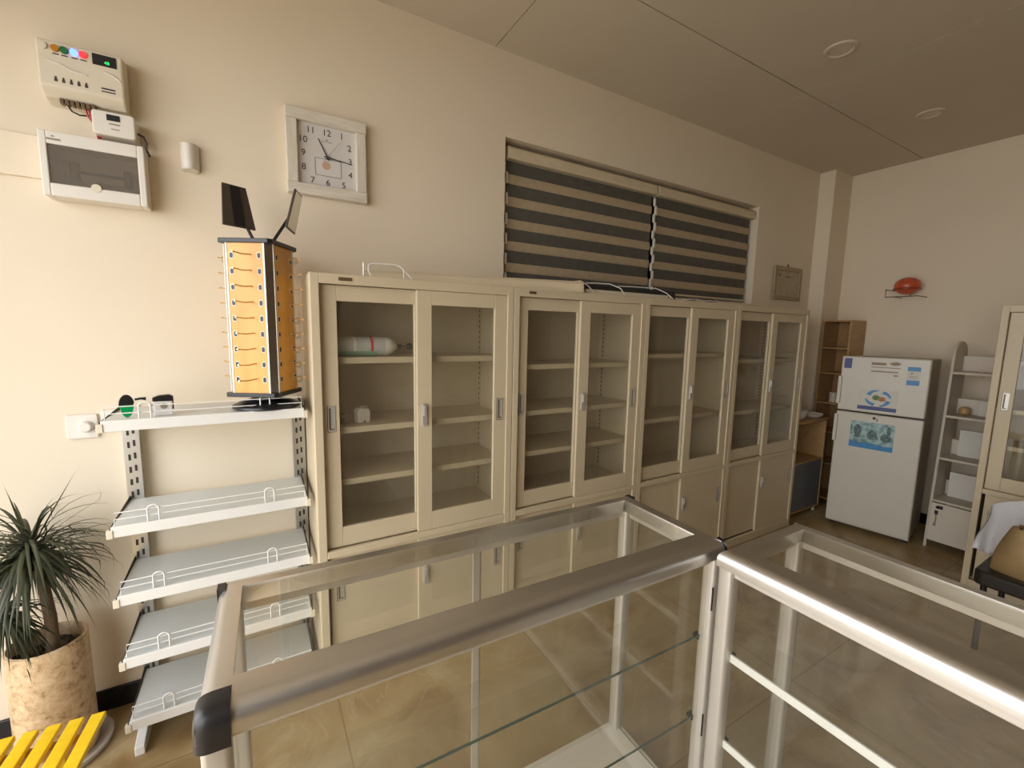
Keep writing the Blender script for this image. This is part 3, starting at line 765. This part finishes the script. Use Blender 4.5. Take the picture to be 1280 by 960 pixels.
MB().box(-.02,.02,-.014,-.011,-.018,.018).build('rocker',M['white'],t,bevel=.002)

# clock
t=thing('wall_clock','square whitewashed wall clock on the wall above the display tower','clock',(.134,.4,2.339))
hw,hz,fw=.168,.176,.046
mb=MB().prism([(-hw,hz),(-hw+fw,hz-fw),(hw-fw,hz-fw),(hw,hz)],'y',-.045,-.002); mb.prism([(-hw,-hz),(hw,-hz),(hw-fw,-hz+fw),(-hw+fw,-hz+fw)],'y',-.045,-.002)
MB().box(-hw,hw,-.042,.0,hz-fw,hz).build('frame_rail',M['clockframe'],t,bevel=.004); MB().box(-hw,hw,-.042,.0,-hz,-hz+fw).build('frame_rail',M['clockframe'],t,bevel=.004)
MB().box(-hw+.002,-hw+fw,-.040,.0,-hz+fw,hz-fw).build('frame_upright',M['clockframev'],t,bevel=.004); MB().box(hw-fw,hw-.002,-.040,.0,-hz+fw,hz-fw).build('frame_upright',M['clockframev'],t,bevel=.004)
dl=B(-hw+fw,hw-fw,-.016,-.004,-hz+fw,hz-fw).build('dial',M['dial'],t)
num={12:(0,.104),1:(.063,.104),2:(.096,.058),3:(.098,.0),4:(.098,-.058),5:(.068,-.108),6:(0,-.108),7:(-.064,-.106),8:(-.098,-.055),9:(-.098,.004),10:(-.098,.060),11:(-.066,.104)}
for k,(x,z) in num.items(): join_meshes('numeral',[text_part('n',str(k),.037,None,None,(x,-.0163,z),extrude=.0008)],M['ink'],dl)
mb=MB()
def hand(mb,ang,l0,l1,w_,y): 
    R=Matrix.Rotation(ang,4,'Y'); o=len(mb.v); mb.prism([(-w_/2,-l0),(w_/2,-l0),(w_*.3,l1),(-w_*.3,l1)],'y',y-.0012,y); mb.xf(R,o)
cz=-.001
mb=MB(); hand(mb,math.radians(-26),.012,.082,.006,-.020); mb.build('hour_hand',M['ink'],dl)
mb=MB(); hand(mb,math.radians(96),.015,.105,.005,-.0225); mb.build('minute_hand',M['ink'],dl)
mb=MB(); hand(mb,math.radians(36),.025,.09,.0018,-.0245); mb.build('second_hand',M['inkgrey'],dl)
MB().lathe([(.006,-.0265),(.006,-.016)],(0,0,0),14,'y').build('hub',M['ink'],dl)
mb=MB(); a,b_,c2,d2=-.052,.058,-.080,-.006
mb.box(a,b_,-.0172,-.016,d2-.0014,d2); mb.box(a,b_,-.0172,-.016,c2,c2+.0014); mb.box(a,a+.0014,-.0172,-.016,c2,d2); mb.box(b_-.0014,b_,-.0172,-.016,c2,d2)
mb.build('inset_outline',M['ink'],dl)
MB().lathe([(.0175,-.0166),(.0175,-.016)],(-.005,0,-.034),24,'y').build('inset_disc',mat('tan_disc',(.55,.36,.24),.5),dl)
mb=MB().box(-.022,.022,-.0166,-.016,.066,.0685); mb.box(-.006,.006,-.0166,-.016,.074,.0775); mb.split('printed_mark',M['inkgrey'],dl)

# ------------------------------------------------------------------ blinds
GB='zebra blinds in the window'
def blind(x0,x1,label):
    t=thing('zebra_blind',label,'blind',(x0,.455,0),0,GB); w=x1-x0
    MB().prism([(-.04,2.545),(.03,2.545),(.03,2.615),(-.03,2.615),(-.045,2.60),(-.046,2.56)],'x',0,w).build('head_box',M['headrail'],t,bevel=.004)
    mb=MB(); z=2.548; pitch=.124; i=0
    while z>1.88:
        mb.cur=1; mb.box(.012,w-.012,.0,.0012,max(1.88,z-.076),z)
        zz=z-.076
        if zz>1.88: mb.cur=0; mb.prism([(.0055*math.sin(2*PI*k/12)-.0*k,max(1.88,zz-.023+.027*math.cos(2*PI*k/12))) for k in range(12)],'x',.010,w-.010)
        z-=pitch
    mb.build('banded_fabric',[M['blindl'],M['blindd']],t)
    MB().tube([(.012,.0,1.876),(w-.012,0,1.876)],.009,10).build('bottom_rail',M['headrail'],t,smooth=True)
    ch=MB(); z=2.53; k=0
    while z>1.90:
        xx=.004 if k%2 else -.012
        ch.box(xx-.004,xx+.010,-.018,-.006,z-.05,z); ch.box(-.012,.014,-.016,-.010,z-.056,z-.050)
        z-=.056; k+=1
    ch.build('pull_chain',M['white'],t)
    return t
blind(WX0+.028,2.292,'left striped zebra blind in the back window')
blind(2.308,WX1-.025,'right striped zebra blind in the back window')

# framed certificate
t=thing('picture_frame','small drab framed certificate on the back wall near the pillar','picture frame',(3.99,.4,2.05))
a,b_=.22,.145; fw=.035
mb=MB(); mb.box(-a,a,-.025,-.002,b_-fw,b_); mb.box(-a,a,-.025,-.002,-b_,-b_+fw); mb.box(-a,-a+fw,-.025,-.002,-b_+fw,b_-fw); mb.box(a-fw,a,-.025,-.002,-b_+fw,b_-fw)
mb.build('frame',M['pictureframe'],t,bevel=.004)
s=B(-a+fw,a-fw,-.012,-.004,-b_+fw,b_-fw).build('certificate',M['picture'],t)
mb=MB().lathe([(.014,-.0135),(.014,-.012)],(-.13,0,.07),12,'y'); mb.box(-.04,.05,-.013,-.012,.055,.066); mb.split('printed_mark',M['plate'],s)
MB().tube([(-.01,-.012,b_),(-.004,-.008,b_+.03),(.002,-.012,b_)],.003,6).build('hanging_loop',M['bronze'],t)

# ------------------------------------------------------------------ right: fridge
t=thing('fridge','white two-door fridge with blue stickers against the right wall','fridge',(4.005,-.385,0),math.radians(-81))
hw=.268; dp=.50
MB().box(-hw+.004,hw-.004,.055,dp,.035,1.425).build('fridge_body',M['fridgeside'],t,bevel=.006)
for x in (-hw+.03,hw-.03):
    for y in (.09,dp-.06): MB().lathe([(.018,0),(.018,.036)],(x,y,0),12).build('foot',M['dark'],t)
MB().box(-hw,hw,.02,.056,.0375,.07).build('kick_plate',M['fridge'],t,bevel=.003)
ud=MB().prism(rounded_rect(-hw,hw,.992,1.432,.012),'y',0,.052).build('freezer_door',M['fridge'],t,bevel=.008,smooth=True)
ld=MB().prism(rounded_rect(-hw,hw,.05,.980,.012),'y',0,.052).build('fridge_door',M['fridge'],t,bevel=.008,smooth=True)
B(-hw+.006,hw-.006,.008,.05,.978,.994).build('door_gap',M['dark'],t)
for d_,za,zb2 in ((ud,1.04,1.27),(ld,.73,.955)):
    MB().prism(rounded_rect(-hw-.008,-hw+.016,za,zb2,.008),'y',-.022,.006).build('handle',M['fridge'],d_,bevel=.004)
# stickers
yS=-.0012
def sticker(name,x0,x1,z0,z1,m,par): return MB().box(x0,x1,yS,.0005,z0,z1).build(name,m,par)
sticker('navy_sticker',-hw+.018,-hw+.068,1.335,1.415,M['navy'],ud)
mb=MB(); 
for k,(a,b2) in enumerate(((.0,.012),(-.012,-.004))): pass
mb=MB().box(-.075,.015,yS,.0005,1.372,1.392); mb.box(-.075,.10,yS,.0005,1.352,1.358); mb.box(-.075,.09,yS,.0005,1.318,1.328); mb.box(.065,.09,yS,.0005,1.292,1.302); mb.prism([(.03,1.385),(.06,1.372),(.095,1.378),(.10,1.392),(.075,1.402),(.05,1.398)],'y',yS,.0005)
mb.split('printed_logo',M['plate'],ud)
s=sticker('energy_label',.142,.215,1.235,1.372,M['paper'],ud)
MB().box(.142,.215,yS-.0006,yS,1.340,1.372).build('blue_band',M['blue'],s); MB().box(.142,.215,yS-.0006,yS,1.235,1.272).build('blue_band',M['blue'],s)
mb=MB().box(.16,.175,yS-.0006,yS,1.318,1.328); mb.box(.155,.20,yS-.0006,yS,1.30,1.303); mb.box(.155,.205,yS-.0006,yS,1.288,1.291); mb.split('label_line',M['inkgrey'],s)
s=sticker('round_picture_sticker',-.135,.105,1.015,1.185,M['paper'],ud)
for a0,a1 in ((.15,1.15),(1.6,2.75),(3.3,4.4),(4.9,6.0)):
    poly=[(.0+.082*math.cos(a0+(a1-a0)*k/8),1.112+.066*math.sin(a0+(a1-a0)*k/8)) for k in range(9)]+[(.0+(.05+.02*k/8)*math.cos(a1+(a0-a1)*k/8),1.112+(.042+.014*k/8)*math.sin(a1+(a0-a1)*k/8)) for k in range(9)]
    MB().prism([(x-.012,z) for x,z in poly],'y',yS-.0006,yS).build('blue_swirl',M['blue'],s)
MB().ball((0,0,0),.024,.0005,.02).xf(Matrix.Translation((-.024,yS-.0004,1.116))).build('fruit_picture',mat('green_print',(.10,.20,.06),.5,var=.5,scale=60),s)
MB().ball((0,0,0),.024,.0005,.018).xf(Matrix.Translation((.012,yS-.0004,1.108))).build('fruit_picture',mat('orange_print',(.45,.16,.05),.5,var=.5,scale=60),s)
MB().box(-.135,.105,yS-.0006,yS,1.015,1.045).build('navy_band',M['navy'],s)
s=MB().box(-.165,.115,yS,.0005,.70,.918).build('water_poster',M['paper'],ld)
MB().box(-.163,.113,yS-.0004,yS,.735,.916).build('poster_print',M['poster'],s)
MB().prism([(-.163,.702),(.113,.702),(.113,.745),(.06,.738),(-.02,.752),(-.09,.742),(-.163,.755)],'y',yS-.001,yS-.0004).build('blue_band',M['blue'],s)
mb=MB()
for x,z,a,b2 in ((-.115,.845,.026,.046),(-.115,.795,.022,.014),(-.022,.815,.032,.036),(.065,.805,.034,.034),(.08,.865,.014,.036)): 
    o=len(mb.v); mb.ball((0,0,0),a,.0005,b2,14,8); mb.xf(Matrix.Translation((x,yS-.0007,z)),o)
mb.split('printed_shape',mat('teal_grey_print',(.09,.16,.15),.5,var=.6,scale=50),s)
MB().lathe([(.010,-.004),(.010,.001)],(-.02,0,.952),14,'y').build('door_lock',M['dark'],ld)
B(-.006,.004,-.004,.0,.93,.95).build('lock_tab',M['inkgrey'],ld)

# white leaning shelf between fridge and right cabinet
t=thing('ladder_shelf','off-white tapering shelf unit with a locked cupboard base, right of the fridge','shelf unit',(0,0,0))
YA,YBk=-.695,-1.12; XB=4.53
def frontx(z): return 4.20+.06*z/1.45
side=[(frontx(0),0),(XB,0),(XB,1.50)]
sideprof=[(frontx(0),0),(XB,0)]+[(4.398+.132*math.cos(PI*k/10),1.47+.10*math.sin(PI*k/10)) for k in range(11)]
for y in (YA,YBk):
    MB().prism(sideprof,'y',y-.018,y).build('side_panel',M['ladderd'],t,bevel=.003)
for z in (1.345,1.02,.70,.375):
    s=B(frontx(z)+.004,XB,YBk,YA-.018,z-.018,z).build('shelf',M['ladderd'],t,bevel=.002)
    B(XB-.075,XB-.06,YBk,YA-.018,z+.0005,z+.115).build('back_rail',M['ladder'],s,bevel=.002)
cd_=B(frontx(.2)-.012,frontx(.2)+.004,YBk,YA-.019,.06,.355).build('cupboard_door',M['ladder'],t,bevel=.002)
mb=MB(); xx=frontx(.2)-.014
mb.lathe([(.011,-.002),(.011,.003)],(xx,YA-.055,.325),12,'x'); mb.box(xx-.002,xx+.002,YA-.085,YA-.055,.315,.34); mb.box(xx-.002,xx+.002,YA-.062,YA-.042,.27,.30)
mb.build('door_lock',M['black'],cd_)
MB().tube([(xx-.004,YA-.052,.27),(xx-.006,YA-.055,.23),(xx-.004,YA-.05,.20)],.004,6).ball((xx-.004,YA-.05,.19),.005,.009,.012).build('hanging_key',M['inkgrey'],cd_)
o=MB().lathe([(.02,0),(.032,.01),(.034,.035),(.024,.055),(.012,.06)],n=18).build('brown_jar',M['plyw'],smooth=True,loc=(4.40,-.77,1.021)); tag(o,'small brown jar on the second shelf of the off-white shelf unit','jar')
o=B(-.004,.004,-.09,.09,0,.11).build('notice_card',M['paper'],loc=(4.43,-.93,1.0205)); tag(o,'pale card standing on the second shelf of the off-white shelf unit','card')
o=B(-.012,.012,-.09,.09,0,.20).build('white_folder',M['paper'],loc=(4.43,-.85,.7005)); tag(o,'white folder standing on the third shelf of the off-white shelf unit','folder')
o=B(-.012,.012,-.1,.1,0,.19).build('white_folder',M['paper'],loc=(4.42,-.84,.3755)); tag(o,'white folder standing on the lowest shelf of the off-white shelf unit','folder')

# wooden pigeonhole rack in the corner
t=thing('wooden_rack','tall light-wood open rack in the corner behind the fridge','rack',(0,0,0))
X0,X1,Y0,Y1=4.43,4.72,.03,.262; th=.014
mb=MB(); mb.box(X0,X1,Y0,Y0+th,0,1.735); mb.box(X0,X1,Y1-th,Y1,0,1.735); mb.box(X1-.008,X1,Y0+th,Y1-th,0,1.735); mb.box(X0,X1-.008,Y0+th,Y1-th,1.721,1.735); mb.box(X0,X1-.008,Y0+th,Y1-th,.05,.064)
mb.build('rack_body',M['plyw'],t,bevel=.001)
for z in (1.485,1.25,.97,.70,.40): B(X0+.004,X1-.008,Y0+th,Y1-th,z-.012,z).build('shelf',M['plyw'],t,bevel=.001)
# small wooden desk unit
t=thing('wooden_side_cabinet','small light-wood open side cabinet between the cream cabinets and the fridge','side cabinet',(0,0,0))
X0,X1,Y0,Y1=3.66,4.21,.045,.39
mb=MB(); mb.box(X0,X0+.016,Y0,Y1,.05,.845); mb.box(X1-.016,X1,Y0,Y1,.05,.845); mb.box(X0+.016,X1-.016,Y1-.01,Y1,.05,.845); mb.box(X0+.016,X1-.016,Y0,Y1-.01,.05,.066); mb.box(X0+.016,X1-.016,Y0,Y1-.01,.488,.504)
mb.build('carcass',M['plyw'],t,bevel=.001)
MB().box(X0-.01,X1+.01,Y0-.012,Y1,.8455,.866).build('worktop',M['plyw'],t,bevel=.002)
MB().box(X0+.018,X1-.018,Y0+.004,Y0+.018,.07,.486).build('grey_door',M['greybox'],t,bevel=.002)
for x,y in ((X0+.03,Y0+.03),(X1-.03,Y0+.03),(X0+.03,Y1-.03),(X1-.03,Y1-.03)): MB().lathe([(.012,0),(.015,.05)],(x,y,0),12).build('foot',M['ladder'],t)
def bowl(name,label,x,y,z,r_,h,m=M['white'],cat='bowl'):
    o=MB().lathe([(r_*.5,0),(r_*.8,h*.35),(r_,h),(r_*.94,h),(r_*.72,h*.4),(r_*.3,h*.12)],n=24).build(name,m,smooth=True,loc=(x,y,z)); return tag(o,label,cat)
bowl('white_bowl','white bowl on the small wooden side cabinet',3.90,.14,.8665,.075,.075)
bowl('white_dish','low white dish on the right end of the small wooden side cabinet',4.10,.12,.8665,.085,.035,cat='dish')
t=thing('white_mug','pale mug on a shelf of the wooden rack beside the fridge','mug',(4.50,.14,.9705))
MB().lathe([(.03,0),(.036,.004),(.036,.095),(.032,.095),(.03,.01)],n=22).build('mug_body',M['ivory'],t,smooth=True)
MB().tube([(-.0,-.035,.08),(-.0,-.06,.07),(0,-.062,.04),(0,-.035,.025)],.005,8).build('handle',M['ivory'],t,smooth=True)

# orange oval on a wire bracket
t=thing('wall_helmet','orange rounded shell held by a thin dark wire bracket on the right wall','helmet',(4.62,-.265,2.0))
MB().ball((0,0,.025),.085,.088,.072,24,14).build('orange_shell',M['red'],t,smooth=True)
MB().lathe([(.086,-.008),(.0915,-.004),(.0915,.004),(.086,.008)],(0,0,-.0),28,cap=False).build('brim',M['redband'],t,smooth=True)
mb=MB(); 
for s_ in (-.075,.06): mb.tube([(.10,.11,-.03+0*s_),(s_,.11,-.03)],.003,6)
mb=MB().tube([(.103,.115,-.005),(-.08,.115,-.005),(-.085,.115,-.068),(-.085,-.105,-.068),(.103,-.105,-.068)],.0035,6)
mb.tube([(-.085,-.05,-.068),(-.06,-.05,-.05),(-.02,-.05,-.046)],.0035,6).tube([(.103,.06,-.068),(-.085,.06,-.068)],.003,6)
mb.build('wire_bracket',M['bronze'],t,smooth=True)

# downlights
for x,y,l in ((2.53,-.55,'round recessed ceiling downlight nearer the camera'),(3.785,-.545,'round recessed ceiling downlight farther away, near the right wall')):
    t=thing('downlight',l,'downlight',(x,y,ZC),0,'ceiling downlights')
    MB().lathe([(.052,-.004),(.060,-.010),(.074,-.008),(.078,-.0005),(.052,-.0005)],n=36,cap=False).build('ring',M['ceiling'],t,smooth=True)
    MB().lathe([(.0515,-.0045),(.05,-.0005)],n=32).build('lens',M['lamp'],t,smooth=True)

# ------------------------------------------------------------------ chair, bag, coat at the right
t=thing('dark_chair','dark brown chair at the right edge, carrying the tan handbag','chair',(3.13,-1.43,0))
MB().prism(rounded_rect(-.22,.22,-.20,.20,.04),'z',.355,.43).build('seat',M['seat'],t,bevel=.012,smooth=True)
MB().prism(rounded_rect(-.17,.17,.46,.72,.08),'x',.205,.235).build('backrest',M['seat'],t,bevel=.008,smooth=True)
for x,y in ((-.18,-.16),(-.18,.16)): MB().tube([(x,y,0),(x,y,.36)],.013,10).build('leg',M['black'],t,smooth=True)
for y in (-.16,.16): MB().tube([(.21,y,0),(.20,y,.36),(.232,y*.9,.50),(.232,y*.9,.64)],.013,10).build('leg',M['black'],t,smooth=True)
t=thing('handbag','gold-tan leather handbag standing on the dark chair','handbag',(3.02,-1.44,.4305),math.radians(-8))
def bagf(u_,v_):
    a=2*PI*u_; z=.235*v_; e=.5
    wx=.062*(1-.55*v_**1.3)*(1+.10*math.sin(PI*v_)); wy=.175*(1-.30*v_)*(1+.08*math.sin(PI*v_))
    c_,s_=math.cos(a),math.sin(a)
    return (wx*math.copysign(abs(c_)**e,c_), wy*math.copysign(abs(s_)**e,s_), z+.012*math.sin(3*a)*v_*(1-v_))
mb=MB().grid(bagf,40,12); n=13
mb.face([i*n for i in range(40)]); mb.face([i*n+12 for i in reversed(range(40))])
mb.build('bag_body',M['leather'],t,smooth=True)
MB().box(-.0655,-.0600,-.05,-.030,.03,.17).build('strap',M['leatherd'],t,bevel=.002)
MB().box(-.069,-.063,-.028,.012,.145,.152).build('clasp',M['brass'],t,bevel=.001)
MB().tube([(-.01,.09,.225),(-.04,.085,.255),(-.05,.02,.268),(-.05,-.05,.262),(-.03,-.09,.225)],.007,8).build('handle',M['leatherd'],t,smooth=True)
def coatf(u_,v_):
    # draped over the backrest: u along y, v from the front hem over the top to the back hem
    y=.245-.50*u_
    top=.665+.10*min(1,u_/.4)**.6
    w_=.020*math.sin(u_*19+1.3+v_*4)+.011*math.sin(u_*37+v_*9)
    hem=.436+.03*math.sin(u_*5.5)**2
    if v_<.5:
        k=v_/.5; z=hem+(top-hem)*k**.85; x=.05+.13*k**.6+w_*(1.25-k)
        y+=.035*(1-k)*math.sin(PI*k+1)
    else:
        k=(v_-.5)/.5; z=top-.32*k; x=.18+.085*min(1,k*4)+w_*.4+.03*k
    return (x,y,z)
c=MB().grid(coatf,44,24).build('white_coat',M['coat'],solid=.006,smooth=True,loc=(3.13,-1.43,0))
tag(c,'white cotton coat draped over the back of the dark chair, behind the handbag','coat')

# ------------------------------------------------------------------ plant, pot, saucer, stool
t=thing('potted_dracaena','dark green long-leaved plant in a mottled cylindrical pot by the left wall','potted plant',(-.872,.232,0))
MB().lathe([(.125,0),(.145,.006),(.148,.022),(.140,.024),(.12,.010)],n=40).build('saucer',M['saucer'],t,smooth=True)
MB().lathe([(.106,.012),(.108,.05),(.106,.455),(.100,.46),(.097,.455),(.096,.385)],n=40,cap=False).build('pot',M['pot'],t,smooth=True)
mb=MB()
for k in range(90):
    a=random.uniform(0,2*PI); rr=.088*math.sqrt(random.random()); s_=random.uniform(.008,.016)
    mb.ball((rr*math.cos(a),rr*math.sin(a),.403+random.uniform(0,.008)),s_,s_*.9,s_*.6,8,6)
mb.lathe([(.002,.40),(.0955,.40)],n=32,cap=False)
pb=mb.build('pebbles',M['soil'],t,smooth=True); pb['kind']='stuff'
MB().tube([(.018,-.02,.395),(.024,-.03,.55),(.016,-.03,.68),(.002,-.04,.80)],[.019,.017,.015,.017],10).build('stem',M['bark'],t,smooth=True)
MB().tube([(-.03,0,.395),(-.06,-.02,.50),(-.085,-.04,.60)],[.014,.012,.012],10).build('stem',M['bark'],t,smooth=True)
def leaf(mb,base,az,el,L,w_,droop,n=9):
    d=Vector((math.cos(az)*math.cos(el),math.sin(az)*math.cos(el),math.sin(el))); p=Vector(base); o=len(mb.v)
    side=Vector((-math.sin(az),math.cos(az),0))
    for i in range(n+1):
        s_=i/n; ww=w_*(math.sin(PI*min(1,s_*1.0+.12)**.8)*.9+.1)*(1-s_**3*.95)/2
        nrm=side.cross(d).normalized()
        mb.v+= [tuple(p-side*ww+nrm*ww*.35),tuple(p),tuple(p+side*ww+nrm*ww*.35)]
        st=L/n; p=p+d*st; d=(d+Vector((0,0,-droop/n))).normalized()
        # keep clear of the wall behind
        if p.y>.155: p.y=.155
        if p.x>.2 and p.y>-.19: p.x=.2
    for i in range(n):
        for j in (0,1): a=o+i*3+j; mb.face((a,a+1,a+4,a+3))
mb=MB(); rnd=random.Random(11)
for k in range(230):
    az=rnd.uniform(0,2*PI); q=rnd.random()
    el=rnd.uniform(-.6,.75) if q<.85 else rnd.uniform(.75,1.35)
    leaf(mb,(rnd.uniform(-.015,.015),-.04+rnd.uniform(-.015,.015),.80+rnd.uniform(-.06,.05)),az,el,rnd.uniform(.22,.37),rnd.uniform(.008,.014),rnd.uniform(1.4,3.2))
for az,el,L,dr in ((-.4,1.05,.36,.1),(-.2,.75,.37,.45),(-.6,.6,.36,1.9),(-.3,.15,.34,.6),(-.5,-.05,.34,.5),(2.4,1.2,.25,.2),(-.9,-.5,.33,.4),(-.7,-.35,.33,.5),(-.8,.5,.33,1.4),(-1.2,.6,.3,1.2)):
    leaf(mb,(0,-.04,.82),az,el,L,.010,dr)
mb.build('foliage',M['leaf'],t,smooth=True)
mb=MB()
for k in range(130):
    az=rnd.uniform(0,2*PI); leaf(mb,(-.085+rnd.uniform(-.012,.012),-.045,.58+rnd.uniform(-.03,.05)),az,rnd.uniform(-.7,.8),rnd.uniform(.14,.25),rnd.uniform(.008,.013),rnd.uniform(1.6,3.2))
mb.build('foliage',M['leaf'],t,smooth=True)
t=thing('slatted_stool','low yellow slatted wooden stool in front of the plant pot','stool',(-.644,-.10,0),math.radians(-5))
for k in range(9):
    x=-.006-.0525*k
    MB().box(x-.036,x,-.34,0,.332,.35).build('slat',M['yellow'],t,bevel=.003)
for y in (-.05,-.29): MB().box(-.455,-.016,y-.034,y,.298,.3315).build('cross_rail',M['plyw'],t,bevel=.003)
for x in (-.40,-.10):
    for y in (-.052,-.292): MB().box(x-.015,x+.015,y-.015+.0,y+.015,0,.2975).build('leg',M['yellow'],t,bevel=.003)

# ------------------------------------------------------------------ light
wd=bpy.data.worlds.new('sky'); SC.world=wd; wd.use_nodes=True
bg=wd.node_tree.nodes['Background']; bg.inputs['Color'].default_value=(.965,.975,.995,1); bg.inputs['Strength'].default_value=5.55
ld_=bpy.data.lights.new('shop_front_portal','AREA'); ld_.shape='RECTANGLE'; ld_.size=OY1-OY0; ld_.size_y=OZ1
ld_.cycles.is_portal=True
lo=bpy.data.objects.new('shop_front_portal',ld_); COL.objects.link(lo); lo.location=(XL-.05,(OY0+OY1)/2,OZ1/2); lo.rotation_euler=(0,-PI/2,0)
# area light local: x->size, y->size_y ; turn so that its length lies along the wall
lo.matrix_world=Matrix.Translation(lo.location) @ Matrix(((0,0,-1,0),(1,0,0,0),(0,-1,0,0),(0,0,0,1)))
vs=SC.view_settings; vs.view_transform='Standard'; vs.look='None'; vs.gamma=1; vs.use_curve_mapping=False; vs.exposure=0
cy=SC.cycles; cy.transparent_max_bounces=40; cy.max_bounces=12; cy.diffuse_bounces=6; cy.glossy_bounces=5; cy.use_denoising=True
cy.sample_clamp_indirect=8
